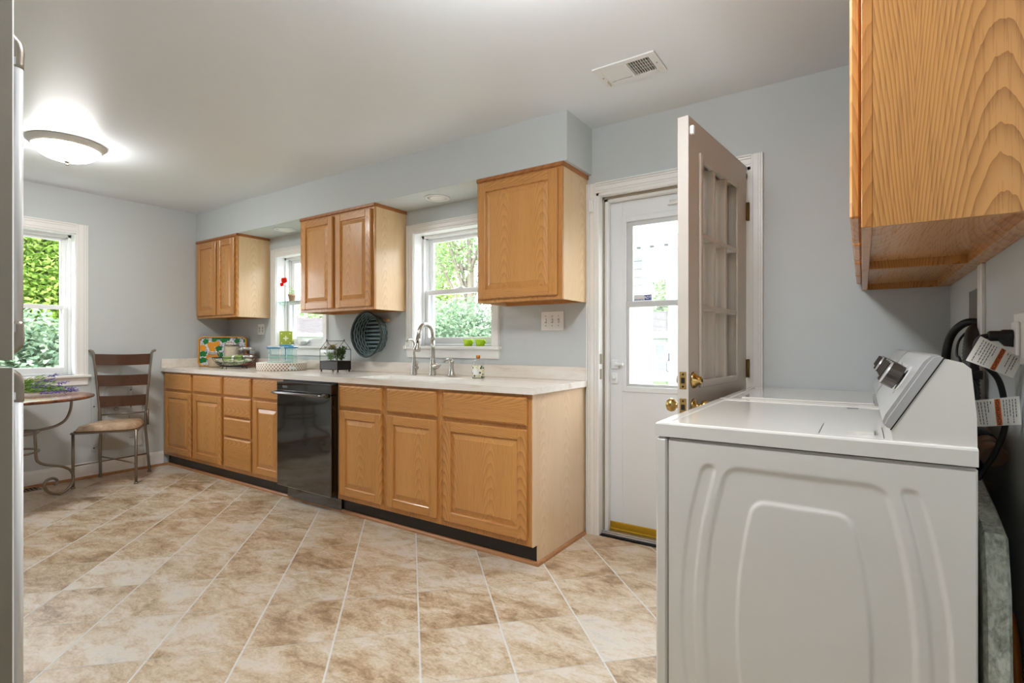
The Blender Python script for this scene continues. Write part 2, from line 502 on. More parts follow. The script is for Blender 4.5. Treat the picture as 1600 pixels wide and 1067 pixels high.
def casing_profile(mb, a0, a1, z0, z1, w, t, horizontal=False, inner=1):
    """stepped colonial casing; the thick back band lies on the outer side"""
    steps = [(0, .13, 1.0), (.13, .17, .55), (.17, .33, .84), (.33, .37, .5), (.37, .78, .70), (.78, .82, .42), (.82, 1.0, .58)]
    for s0, s1, k in steps:
        if horizontal:   # outer side is the top
            mb.box(a0, a1, 0, -t * k, z1 - w * s1, z1 - w * s0)
        elif inner > 0:  # outer side is a0
            mb.box(a0 + w * s0, a0 + w * s1, 0, -t * k, z0, z1)
        else:
            mb.box(a1 - w * s1, a1 - w * s0, 0, -t * k, z0, z1)
def make_window(idx, T, op, cas_w, deep, meet):
    a0, a1, z0, z1 = op
    r = root('window_%d' % idx, None, None, T((a0 + a1) / 2, 0, z0), kind=S)
    mb = MB(T)
    w, t = cas_w, .020
    casing_profile(mb, a0 - w + .006, a0 + .006, z0, z1 + w - .006, w, t, inner=1)
    casing_profile(mb, a1 - .006, a1 + w - .006, z0, z1 + w - .006, w, t, inner=-1)
    casing_profile(mb, a0 + .004, a1 - .004, z1 - .006, z1 + w - .006, w, t * .99, True)
    obj('casing', mb, M_trim, r)
    mb = MB(T)
    mb.box(a0 - w - .012, a1 + w + .012, deep, -.038, z0 - .022, z0 + .0, .004)
    obj('stool', mb, M_trim, r)
    mb = MB(T)
    za = z0 - .022
    mb.prism([(a0 - w + .008, za - .062), (a0 - w + .001, za), (a1 + w - .001, za), (a1 + w - .008, za - .062)], 'y', -.012, 0)
    mb.box(a0 - w + .004, a1 + w - .004, 0, -.016, za - .022, za)
    obj('apron', mb, M_trim, r)
    mb = MB(T)      # jamb box, stops and tracks
    mb.box(a0, a0 + .012, 0, WT + .02, z0, z1); mb.box(a1 - .012, a1, 0, WT + .02, z0, z1); mb.box(a0, a1, 0, WT + .02, z1 - .012, z1)
    for dd in (deep - .012, deep + .036, deep + .074):
        for x0, x1 in ((a0 + .012, a0 + .03), (a1 - .03, a1 - .012)):
            mb.box(x0, x1, dd, dd + .008, z0, z1 - .012)
        mb.box(a0, a1, dd, dd + .008, z1 - .034, z1 - .012)
    mb.box(a0, a1, deep, WT + .03, z0 - .03, z0 + .012)
    obj('jamb', mb, M_vinyl, r)
    i0, i1 = a0 + .016, a1 - .016
    for nm, d0, b0, b1, rb, rt in (('upper_sash', deep + .046, meet - .012, z1 - .014, .036, .046), ('lower_sash', deep + .004, z0 + .014, meet + .022, .052, .036)):
        mb = MB(T); sw = .042
        mb.box(i0, i0 + sw, d0, d0 + .03, b0, b1, .003); mb.box(i1 - sw, i1, d0, d0 + .03, b0, b1, .003)
        mb.box(i0 + sw - .002, i1 - sw + .002, d0 + .001, d0 + .029, b0, b0 + rb, .003); mb.box(i0 + sw - .002, i1 - sw + .002, d0 + .001, d0 + .029, b1 - rt, b1, .003)
        s = obj(nm, mb, M_vinyl, r)
        g = MB(T); g.box(i0 + sw - .004, i1 - sw + .004, d0 + .013, d0 + .017, b0 + rb - .004, b1 - rt + .004)
        obj('glass_pane', g, M_glass, s)
        if nm == 'lower_sash':
            k = MB(T); ac = (a0 + a1) / 2
            k.box(ac - .03, ac + .03, d0 + .002, d0 + .028, b1, b1 + .006); k.box(ac - .006, ac + .026, d0 - .006, d0 + .02, b1 + .006, b1 + .014)
            obj('sash_lock', k, M_vinyl, s)
    mb = MB(T)      # outer storm frame
    dd = WT + .0
    mb.box(i0 + .012, i0 + .05, dd, dd + .02, z0, z1); mb.box(i1 - .05, i1 - .012, dd, dd + .02, z0, z1); mb.box(i0 + .012, i1 - .012, dd, dd + .02, z1 - .05, z1); mb.box(i0 + .012, i1 - .012, dd, dd + .02, z0, z0 + .05)
    obj('storm_frame', mb, M_vinyl, r)
    return r
TB = lambda a, d, z: (a, D + d, z)
TL = lambda a, d, z: (XL - d, a, z)
make_window(1, TB, W1, .062, .098, 1.522)
make_window(2, TB, W2, .062, .098, 1.522)
make_window(3, TL, LW, .080, .098, 1.437)

# ------------------------------------------------------------------ back door: jamb, casing, storm door, open inner door
r = root('door_1', None, None, (-.89, D, 0), kind=S)
mb = MB(TB)
casing_profile(mb, -1.372, -1.312, 0, 2.086, .060, .020, inner=1)
casing_profile(mb, -.468, -.412, 0, 2.086, .056, .020, inner=-1)
casing_profile(mb, -1.314, -.466, 2.026, 2.086, .060, .0198, True)
obj('casing', mb, M_trim, r)
mb = MB(TB)
mb.box(-1.312, -1.297, -.006, WT, 0, 2.03); mb.box(-.484, -.468, -.006, WT, 0, 2.03); mb.box(-1.312, -.468, -.006, WT, 2.012, 2.03)
mb.box(-1.297, -1.268, .062, .10, 0, 2.012, .002); mb.box(-.513, -.484, .062, .10, 0, 2.012, .002); mb.box(-1.297, -.484, .062, .10, 1.985, 2.012, .002)
obj('jamb', mb, M_trim, r)
mb = MB(TB)
mb.box(-1.297, -1.288, .050, .062, 0, 2.012); mb.box(-.493, -.484, .050, .062, 0, 2.012); mb.box(-1.297, -.484, .050, .062, 2.0, 2.012)
obj('weatherstrip', mb, flat('weatherstrip_beige', (150, 140, 122), .7), r, label='beige weatherstrip')
mb = MB(TB); mb.box(-1.30, -.48, .03, .14, -.01, .014, .004); mb.box(-1.30, -.48, .035, .05, .014, .022, .003)
obj('threshold', mb, M_alu, r)
mb = MB(TB); mb.box(-1.30, -.48, .012, .03, -.01, .004); obj('threshold_gap', mb, M_dark, r)
# strike plates on the left jamb
for z in (.955, 1.045):
    mb = MB(TB); mb.box(-1.2975, -1.295, .006, .034, z - .03, z + .03)
    obj('strike_plate', mb, flat('strike_metal', (170, 160, 140), .35, .9), r)
# storm door
r = root('door_2', None, None, (-.88, 2.96, 0.0), kind=S)
y0, y1 = 2.962, 2.992
sx0, sx1, sz0, sz1 = -1.294, -.487, .062, 2.008
gx0, gx1, gz0, gz1 = -1.192, -.585, .862, 1.886
mb = MB()
mb.box(sx0, gx0, y0, y1, sz0, sz1, .003); mb.box(gx1, sx1, y0, y1, sz0, sz1, .003)
mb.box(gx0, gx1, y0, y1, sz0, gz0, .003); mb.box(gx0, gx1, y0, y1, gz1, sz1, .003)
M_storm = flat('storm_door_white', (232, 235, 237), .35, var=.012)
obj('door_panel', mb, M_storm, r)
mb = MB()
for a, b, c, d, h in ((gx0 - .004, gx0 + .022, gz0 - .012, gz1 + .006, -.006), (gx1 - .022, gx1 + .004, gz0 - .012, gz1 + .006, -.006)):
    mb.box(a, b, y0 + h, y1, c, d, .003)
mb.box(gx0 + .0225, gx1 - .0225, y0 - .0056, y1 - .0005, gz0 - .0115, gz0 + .020, .002); mb.box(gx0 + .0225, gx1 - .0225, y0 - .0056, y1 - .0005, gz1 - .026, gz1 + .0055, .002)
obj('window_frame', mb, M_storm, r)
mb = MB()
mb.box(gx0 + .0225, gx0 + .058, y0 + .012, y1 - .004, 1.3865, gz1 - .052); mb.box(gx1 - .058, gx1 - .0225, y0 + .012, y1 - .004, 1.3865, gz1 - .052)
mb.box(gx0 + .0225, gx1 - .0225, y0 + .012, y1 - .0045, gz1 - .0518, gz1 - .0262)
mb.box(gx0 + .0225, gx1 - .0225, y0 - .002, y1 - .002, 1.352, 1.386, .003)
mb.box(gx0 + .0225, gx0 + .040, y0 + .004, y1 - .006, gz0 + .0362, 1.3515); mb.box(gx0 + .0225, gx1 - .0225, y0 + .004, y1 - .0065, gz0 + .0202, gz0 + .036)
obj('sash_rail', mb, flat('storm_sash_grey', (206, 208, 208), .35), r)
mb = MB(); mb.box(gx0 + .03, gx1 - .03, y0 + .018, y0 + .022, gz0 + .02, gz1 - .03)
obj('glass_pane', mb, M_glass, r)
mb = MB(); mb.box(sx0, sx1, y0 - .004, y1 - .004, .018, .064, .003); mb.box(sx0, sx1, y0 - .012, y0 + .002, .014, .026, .002)
obj('bottom_sweep', mb, M_gold, r, label='brass coloured bottom sweep')
mb = MB()
mb.box(-1.258, -1.216, y0 - .016, y0, .985, 1.04, .004); mb.box(-1.236, -1.178, y0 - .034, y0 - .022, 1.005, 1.022, .004); mb.box(-1.236, -1.222, y0 - .03, y0 - .01, 1.0, 1.026, .003)
mb.box(-1.258, -1.22, y0 - .014, y0, .895, .962, .004); mb.lathe([(.011, 0), (.011, -.014), (.008, -.018)], (-1.24, y0 - .014, .93), 12, 'y')
obj('latch_handle', mb, M_vinyl, r)
mb = MB(); mb.box(-.92, -.875, y0 - .02, y0, 1.922, 1.94, .003); mb.tube([(-.9, y0 - .03, 1.932), (-.6, y0 - .03, 1.932)], .012, 10)
obj('door_closer', mb, M_vinyl, r)
mb = MB(); mb.box(-1.13, -1.02, y0 + .0155, y0 + .0165, 1.387, 1.424); stick = obj('sticker', mb, flat('sticker_paper', (226, 228, 230), .4), r, label='security company sticker')
mb = MB(); mb.box(-1.064, -1.022, y0 + .0145, y0 + .0155, 1.392, 1.421); obj('sticker_emblem', mb, flat('sticker_blue', (30, 62, 140), .4), stick)
tm = text_mesh('ADT', .023, lambda x, y: (-1.043 + x, y0 + .0140, 1.4065 + y), True)
obj('sticker_lettering', tm, flat('sticker_white', (245, 246, 248), .5), stick)
tm = text_mesh('secured by', .0125, lambda x, y: (-1.097 + x, y0 + .0150, 1.397 + y), True)
obj('sticker_lettering', tm, flat('sticker_blue', (30, 62, 140), .4), stick)

# inner door, standing open; local x runs from the hinge to the free edge, local y out of its room face
hx, hy = -.487, 2.846
ang = math.atan2(2.10 - 2.85, -.554 + .478)
r = root('door_3', None, None, (hx, hy, 0), ang, kind=S)
M_door = flat('door_paint_beige', (192, 184, 174), .38, var=.02)
LEN, TH = .775, .043
# the face towards the laundry machines is local +y (left of the direction of travel)
l0, l1, lz0, lz1 = .150, .662, .960, 1.905
mb = MB()
for a, b, c, d in ((.006, l0, .012, 2.027), (l1, LEN, .012, 2.027), (l0, l1, .012, lz0), (l0, l1, lz1, 2.027)):
    mb.box(a, b, -TH, 0, c, d)
obj('door_slab', mb, M_door, r)
for sy in (0, 1):
    mb = MB()
    ya, yb = (0, .010) if sy == 0 else (-TH - .010, -TH)
    w = .026
    mb.box(l0 - .004, l0 + w, ya, yb, lz0 - .004, lz1 + .004, .003); mb.box(l1 - w, l1 + .004, ya, yb, lz0 - .004, lz1 + .004, .003)
    mb.box(l0 + w, l1 - w, ya, yb, lz0 - .004, lz0 + w, .003); mb.box(l0 + w, l1 - w, ya, yb, lz1 - w, lz1 + .004, .003)
    obj('window_frame', mb, M_door, r)
mb = MB()
gw = (l1 - l0 - .052) / 3; gh = (lz1 - lz0 - .052) / 3
for i in (1, 2):
    a = l0 + .026 + gw * i; mb.box(a - .010, a + .010, -TH - .004, .004, lz0 + .02, lz1 - .02, .003)
    z = lz0 + .026 + gh * i; mb.box(l0 + .02, l1 - .02, -TH - .0035, .0035, z - .010, z + .010, .003)
obj('muntin_grille', mb, M_door, r)
for i in range(3):
    for j in range(3):
        g = MB(); a = l0 + .026 + gw * i; z = lz0 + .026 + gh * j
        g.box(a + .004, a + gw - .004, -TH / 2 - .002, -TH / 2 + .002, z + .004, z + gh - .004); obj('glass_pane', g, M_glass, r)
mb = MB(); mb.lathe([(.0, .034), (.012, .034), (.016, .030), (.019, .016), (.027, .013), (.033, .006), (.034, 0)], (.722, 0, .990), 28, 'y')
db = obj('deadbolt', mb, M_brass, r)
mb = MB(); mb.box(.720, .724, .034, .0365, .984, .996); obj('keyhole', mb, M_dark, db)
mb = MB(); mb.lathe([(.0, -TH - .022), (.018, -TH - .020), (.024, -TH - .012), (.028, -TH)], (.722, 0, .990), 24, 'y'); obj('deadbolt_collar', mb, M_nickel, db)
for s in (1, -1):
    y = 0 if s > 0 else -TH
    mb = MB(); mb.lathe([(0, y + s * .066), (.014, y + s * .066), (.024, y + s * .060), (.028, y + s * .048), (.025, y + s * .036), (.012, y + s * .028), (.011, y + s * .012), (.028, y + s * .008), (.032, y)], (.722, 0, .885), 24, 'y')
    obj('door_knob', mb, M_brass, r)
for z in (.990, .885):
    mb = MB(); mb.box(LEN - .001, LEN + .0012, -TH + .008, -.008, z - .034, z + .034, .0); p = obj('latch_plate', mb, M_brass, r)
    mb = MB(); mb.box(LEN, LEN + .002, -TH + .014, -.014, z - .011, z + .011); mb.lathe([(.004, 0), (.004, .0022)], (LEN, -TH / 2, z + .024), 8, 'x'); mb.lathe([(.004, 0), (.004, .0022)], (LEN, -TH / 2, z - .024), 8, 'x')
    obj('latch_bolt', mb, M_dark, p)
for z in (1.80, 1.012, .25):
    mb = MB(); mb.tube([(.0, .008, z - .046), (.0, .008, z + .046)], .0065, 10); mb.box(-.012, .012, .0, .006, z - .045, z + .045)
    obj('hinge', mb, flat('hinge_brass', (120, 98, 56), .35, .9), r)
mb = MB(); mb.box(LEN - .030, LEN - .012, 0, .016, 1.955, 1.990, .003); obj('alarm_sensor', mb, M_vinyl, r)
mb = MB(); mb.box(-1.347, -1.325, D - .036, D - .016, 1.915, 1.985, .003)
tag(obj('alarm_sensor', mb, M_vinyl, loc=(-1.336, D - .02, 1.95)), 'small white alarm contact on the upper left of the back door casing', 'alarm sensor')

# ------------------------------------------------------------------ cabinets
def TF(yf):       # front facing -y : (along x, depth into the cabinet, z)
    return lambda a, d, z: (a, yf + d, z)
def TR(xf):       # front facing -x
    return lambda a, d, z: (xf + d, a, z)
def panel_door(par, T, a0, a1, z0, z1, fw=.056, t=.020, mv=OV, mh=OH, mp=OP):
    mb = MB(T); c = .0045
    mb.box(a0, a0 + fw, 0, t, z0, z1, c, 0); mb.box(a1 - fw, a1, 0, t, z0, z1, c, 0)
    mb.box(a0 + fw - .003, a1 - fw + .003, .0006, t, z0 + .0006, z0 + fw, c, 1); mb.box(a0 + fw - .003, a1 - fw + .003, .0006, t, z1 - fw, z1 - .0006, c, 1)
    d = obj('door', mb, [mv, mh], par)
    mb = MB(T)
    p0, p1, q0, q1 = a0 + fw - .004, a1 - fw + .004, z0 + fw - .004, z1 - fw + .004
    s = .036
    lv = [(p0, p1, q0, q1, .011), (p0 + .010, p1 - .010, q0 + .010, q1 - .010, .0115), (p0 + s, p1 - s, q0 + s, q1 - s, .0035), (p0 + s + .001, p1 - s - .001, q0 + s + .001, q1 - s - .001, .0015)]
    vs = []
    for A0, A1, Z0, Z1, dd in lv: vs += [(A0, dd, Z0), (A1, dd, Z0), (A1, dd, Z1), (A0, dd, Z1)]
    fs = []
    for i in range(3):
        for k in range(4): fs.append((i * 4 + k, i * 4 + (k + 1) % 4, i * 4 + 4 + (k + 1) % 4, i * 4 + 4 + k))
    fs.append((12, 13, 14, 15))
    vs += [(p0, t - .002, q0), (p1, t - .002, q0), (p1, t - .002, q1), (p0, t - .002, q1)]
    fs += [(16, 17, 1, 0), (17, 18, 2, 1), (18, 19, 3, 2), (19, 16, 0, 3), (16, 17, 18, 19)]
    mb.add(vs, fs)
    obj('raised_panel', mb, mp, d)
    return d
def drawer(par, T, a0, a1, z0, z1, t=.020, m=OH):
    mb = MB(T); c = .010
    vs = [(a0, .008, z0), (a1, .008, z0), (a1, .008, z1), (a0, .008, z1), (a0 + c, 0, z0 + c), (a1 - c, 0, z0 + c), (a1 - c, 0, z1 - c), (a0 + c, 0, z1 - c), (a0, t, z0), (a1, t, z0), (a1, t, z1), (a0, t, z1)]
    fs = [(4, 5, 6, 7), (8, 9, 10, 11)]
    for k in range(4):
        fs.append((k, (k + 1) % 4, 4 + (k + 1) % 4, 4 + k)); fs.append((8 + k, 8 + (k + 1) % 4, (k + 1) % 4, k))
    mb.add(vs, fs)
    return obj('drawer_front', mb, m, par)
YF = 2.25          # base cabinet face frame
def base_cab(label, x0, x1, doors, drawers, end=False):
    r = root('base_cabinet', label, 'cabinet', ((x0 + x1) / 2, 2.54, 0), group='oak base cabinets under the long countertop')
    mb = MB(); xr = x1 - (.006 if end else 0)
    mb.box(x0, x0 + .016, YF + .019, D - .004, .10, .879); mb.box(xr - .016, xr, YF + .019, D - .004, .10, .879); mb.box(x0 + .016, xr - .016, YF + .019, D - .004, .10, .116); mb.box(x0 + .016, xr - .016, D - .012, D - .004, .116, .879)
    obj('carcass', mb, OP, r)
    mb = MB(); mb.box(x0, x1, YF, YF + .019, .103, .879, .0015); obj('face_frame', mb, OV, r)
    mb = MB(); mb.box(x0, x1 - (.005 if end else 0), YF + .046, YF + .060, .002, .104); obj('toe_kick', mb, flat('toe_kick_black', (20, 16, 14), .35), r)
    if end:
        mb = MB(); mb.prism([(YF - .0005, .103), (YF + .046, .103), (YF + .046, .001), (D - .006, .001), (D - .006, .879), (YF - .0005, .879)], 'x', x1 - .004, x1 + .001)
        obj('end_panel', mb, OEND, r, label='pale oak laminate end panel')
    for a0, a1, z0, z1 in doors: panel_door(r, TF(YF - .020), a0, a1, z0, z1)
    for a0, a1, z0, z1 in drawers: drawer(r, TF(YF - .020), a0, a1, z0, z1)
    return r
DZ = (.136, .697); RZ = (.718, .862)
base_cab('oak base cabinet at the left wall with two doors and two drawers', XL + .004, -4.362, [(-5.40, -4.905, *DZ), (-4.862, -4.388, *DZ)], [(-5.40, -4.905, *RZ), (-4.862, -4.388, *RZ)])
base_cab('oak base cabinet that is a stack of four drawers with no door', -4.362, -3.935, [], [(-4.345, -3.955, *RZ), (-4.345, -3.955, .550, .702), (-4.345, -3.955, .388, .534), (-4.345, -3.955, .136, .372)])
base_cab('narrow oak base cabinet with one door and drawer left of the dishwasher', -3.935, -3.537, [(-3.915, -3.548, *DZ)], [(-3.915, -3.548, *RZ)])
base_cab('oak sink base cabinet with two doors right of the dishwasher', -2.915, -1.998, [(-2.880, -2.478, *DZ), (-2.430, -2.022, *DZ)], [(-2.880, -2.478, *RZ), (-2.430, -2.022, *RZ)])
base_cab('wide one-door oak base cabinet at the right end with a pale exposed side', -1.998, -1.385, [(-1.972, -1.413, *DZ)], [(-1.972, -1.413, *RZ)], True)

def wall_cab(label, x0, x1, doors, z0=1.383, z1=2.134, yf=2.54, pale=OSHEEN):
    r = root('wall_cabinet', label, 'cabinet', ((x0 + x1) / 2, 2.7, z0), group='oak wall cabinets below the soffit')
    for a in (x0, x1 - .016):
        mb = MB(); mb.box(a, a + .016, yf + .018, D - .003, z0, z1); obj('side_panel', mb, pale, r, label='oak laminate side with gloss reflection painted pale')
    mb = MB()
    mb.box(x0 + .016, x1 - .016, yf + .018, D - .003, z0 + .020, z0 + .034); mb.box(x0 + .016, x1 - .016, D - .03, D - .003, z0, z0 + .02)
    mb.box(x0 + .016, x1 - .016, yf + .018, D - .003, z1 - .016, z1); mb.box(x0 + .016, x1 - .016, D - .012, D - .003, z0 + .03, z1)
    obj('carcass', mb, OH, r)
    mb = MB(); mb.box(x0, x1, yf, yf + .018, z0, z1, .0015); obj('face_frame', mb, OV, r)
    mb = MB(); mb.prism([(yf - .010, z1 - .012), (yf - .010, z1 + .003), (yf - .004, z1 + .008), (yf, z1 + .008), (yf, z1 - .018), (yf - .005, z1 - .018)], 'x', x0, x1 + .008)
    mb.box(x1, x1 + .008, yf - .004, D - .003, z1 - .016, z1 + .007); obj('top_moulding', mb, OTRIM, r)
    for a0, a1 in doors: panel_door(r, TF(yf - .020), a0, a1, z0 + .022, z1 - .030)
    return r
wall_cab('small two-door oak wall cabinet in the corner by the left wall', XL + .008, -4.712, [(-5.415, -5.062), (-5.030, -4.738)])
wall_cab('two-door oak wall cabinet between the two back windows', -3.757, -2.888, [(-3.722, -3.335), (-3.297, -2.910)])
wall_cab('one-door oak wall cabinet beside the back door above the switches', -1.962, -1.373, [(-1.946, -1.398)])
def side_cab(label, y0, y1, near):
    r = root('wall_cabinet', label, 'cabinet', (.15, (y0 + y1) / 2, 1.377), group='oak wall cabinets above the laundry machines')
    z0, z1, xf = 1.377, 2.139, -.003
    for a in (y0, y1 - .016):
        mb = MB(); mb.box(xf + .020, XR - .002, a, a + .016, z0, z1); obj('side_panel', mb, OBIG, r)
    mb = MB(); mb.box(xf + .020, XR - .002, y0 + .016, y1 - .016, z0 + .026, z0 + .04); mb.box(xf + .020, XR - .002, y0 + .016, y1 - .016, z1 - .016, z1)
    mb.box(XR - .045, XR - .002, y0 + .016, y1 - .016, z0, z0 + .026); mb.box(XR - .012, XR - .002, y0 + .016, y1 - .016, z0 + .03, z1)
    obj('carcass', mb, OY, r)
    mb = MB(); mb.box(xf, xf + .020, y0 - .0005, y1, z0, z1, .0015); obj('face_frame', mb, oak('oak_face_dark', 'z', (190, 130, 68), (140, 86, 36), seed=9), r)
    w = (y1 - y0) / 2
    T = TR(xf - .021)
    for k in (0, 1):
        panel_door(r, T, y0 + .022 + k * (w - .004), y0 + w - .018 + k * (w - .004), z0 + .026, z1 - .03, mh=OY)
    return r
side_cab('oak wall cabinet on the right wall nearest the camera with bold grain side', 1.322, 2.088, True)
side_cab('farther oak wall cabinet above the washer touching the back wall', 2.090, D - .003, False)

# ------------------------------------------------------------------ countertop and sink
r = root('countertop', 'long off-white marbled laminate countertop with low backsplash', 'countertop', (-3.4, 2.54, .88))
sx0, sx1, sy0, sy1 = -2.80, -2.10, 2.30, 2.615
mb = MB()
cx0, cx1, cy0, cy1 = XL + .003, -1.368, 2.222, D - .003
cz0, cz1 = .8795, CT
for a, b, c, d in ((cx0, sx0, cy0, cy1), (sx1, cx1, cy0, cy1), (sx0, sx1, cy0, sy0), (sx0, sx1, sy1, cy1)):
    mb.box(a, b, c, d, cz0, cz1)
obj('worktop', mb, M_counter, r)
mb = MB(); mb.box(cx0, cx1 - .002, D - .022, D - .002, CT, .996, .003); obj('backsplash', mb, M_counter, r)
mb = MB(); mb.box(cx0, cx0 + .02, cy0 + .004, D - .022, CT, .996, .003); obj('side_splash', mb, M_counter, r)
r = root('kitchen_sink', 'white basin sink sunk into the countertop below the window', 'sink', ((sx0 + sx1) / 2, (sy0 + sy1) / 2, .72))
mb = MB(); t = .012
M_basin = flat('white_basin', (238, 236, 230), .25)
mb.box(sx0 + .0, sx1, sy0, sy1, .72, .732)
mb.box(sx0, sx0 + t, sy0, sy1, .732, .911); mb.box(sx1 - t, sx1, sy0, sy1, .732, .911); mb.box(sx0 + t, sx1 - t, sy0, sy0 + t, .732, .911); mb.box(sx0 + t, sx1 - t, sy1 - t, sy1, .732, .911)
obj('basin', mb, M_basin, r)
mb = MB(); mb.lathe([(.0, .0), (.03, .0), (.042, .004), (.045, .002)], ((sx0 + sx1) / 2, (sy0 + sy1) / 2, .733), 24); obj('drain', mb, M_nickel, r)

# ------------------------------------------------------------------ dishwasher
r = root('dishwasher', 'glossy black dishwasher between the oak base cabinets', 'dishwasher', (-3.225, 2.5, 0))
dx0, dx1, dy = -3.533, -2.919, 2.196
mb = MB(); mb.box(dx0, dx1, dy + .05, D - .03, .10, .872); obj('tub_body', mb, M_blackm, r)
mb = MB(); mb.box(dx0, dx1, dy, dy + .05, .115, .790, .005); obj('door', mb, M_black, r)
mb = MB(); mb.box(dx0, dx1, dy - .002, dy + .05, .792, .866, .005); cp = obj('control_panel', mb, M_black, r)
mb = MB(); mb.box(dx0 + .075, dx0 + .135, dy - .0035, dy - .002, .822, .838); obj('badge', mb, flat('grey_badge', (120, 124, 128), .3, .6), cp)
mb = MB()
mb.tube(smooth_path([(dx0 - .004, dy - .028, .789), (dx0 + .09, dy - .046, .789), (dx0 + .31, dy - .052, .789), (dx0 + .53, dy - .046, .789), (dx1 - .02, dy - .03, .789)], 5), .017, 10, flat=.55)
mb.box(dx0 + .004, dx0 + .035, dy - .036, dy, .776, .802, .004); mb.box(dx1 - .05, dx1 - .015, dy - .036, dy, .776, .802, .004)
obj('handle', mb, M_black, r)
mb = MB(); mb.box(dx0, dx1, YF + .030, YF + .05, .003, .113, .003); obj('toe_panel', mb, M_black, r)
for a in (dx0 + .02, dx1 - .02):
    mb = MB(); mb.lathe([(.016, .001), (.016, .01), (.008, .012), (.008, .1)], (a, dy + .12, 0), 10); obj('levelling_foot', mb, M_blackm, r)

# ------------------------------------------------------------------ refrigerator at the left edge
r = root('refrigerator', 'tall refrigerator seen edge-on at the left, with bar handles', 'refrigerator', (-1.36, -.18, 0))
M_fside = flat('fridge_side_painted_shade', (122, 115, 101), .5, var=.02, bump=.12, bscale=500)  # grey side darkened to taupe: its shade is painted into the colour
M_ffront = flat('fridge_front_steel', (206, 206, 205), .3, .25, var=.02)
fx0, fx1 = -1.74, -1.0
mb = MB(); mb.box(fx0, fx1, YN + .04, .135, .03, 1.735, .008); obj('body', mb, M_fside, r)
for nm, z0, z1, hz0, hz1 in (('freezer_door', 1.110, 1.735, 1.122, 1.596), ('fridge_door', .060, 1.099, .50, 1.090)):
    mb = MB()
    poly = [(fx0, .140), (fx1, .140), (fx1, .2192), (fx1 - .002, .2214), (fx1 - .03, .222), (fx1 - .37, .232), (fx0 + .03, .222), (fx0 + .008, .2205), (fx0, .2125)]
    mb.prism(poly, 'z', z0, z1); d = obj(nm, mb, M_fside if False else [M_ffront], r)
    mb = MB(); hx = fx1 - .066
    mb.box(fx1 - .0005, fx1 + .0012, .1405, .2190, z0, z1); obj('door_side_skin', mb, M_fside, d)
    mb = MB(); mb.tube([(hx, .2395, hz0 + .02), (hx, .2395, hz1 - .03)], .0068, 12)
    h = obj('handle', mb, M_ffront, d)
    for zc, s in ((hz0, 1), (hz1, -1)):
        mb = MB(); mb.tube(smooth_path([(hx, .222, zc), (hx, .232, zc + s * .003), (hx, .2395, zc + s * .014), (hx, .2400, zc + s * .045)], 4), [.0085] * 5 + [.008] * 5 + [.0072] * 3, 12)
        obj('handle_mount', mb, M_iron, h)
mb = MB(); mb.box(fx0 + .02, fx1 - .02, YN + .06, .13, 0, .03); obj('base_grille', mb, M_blackm, r)

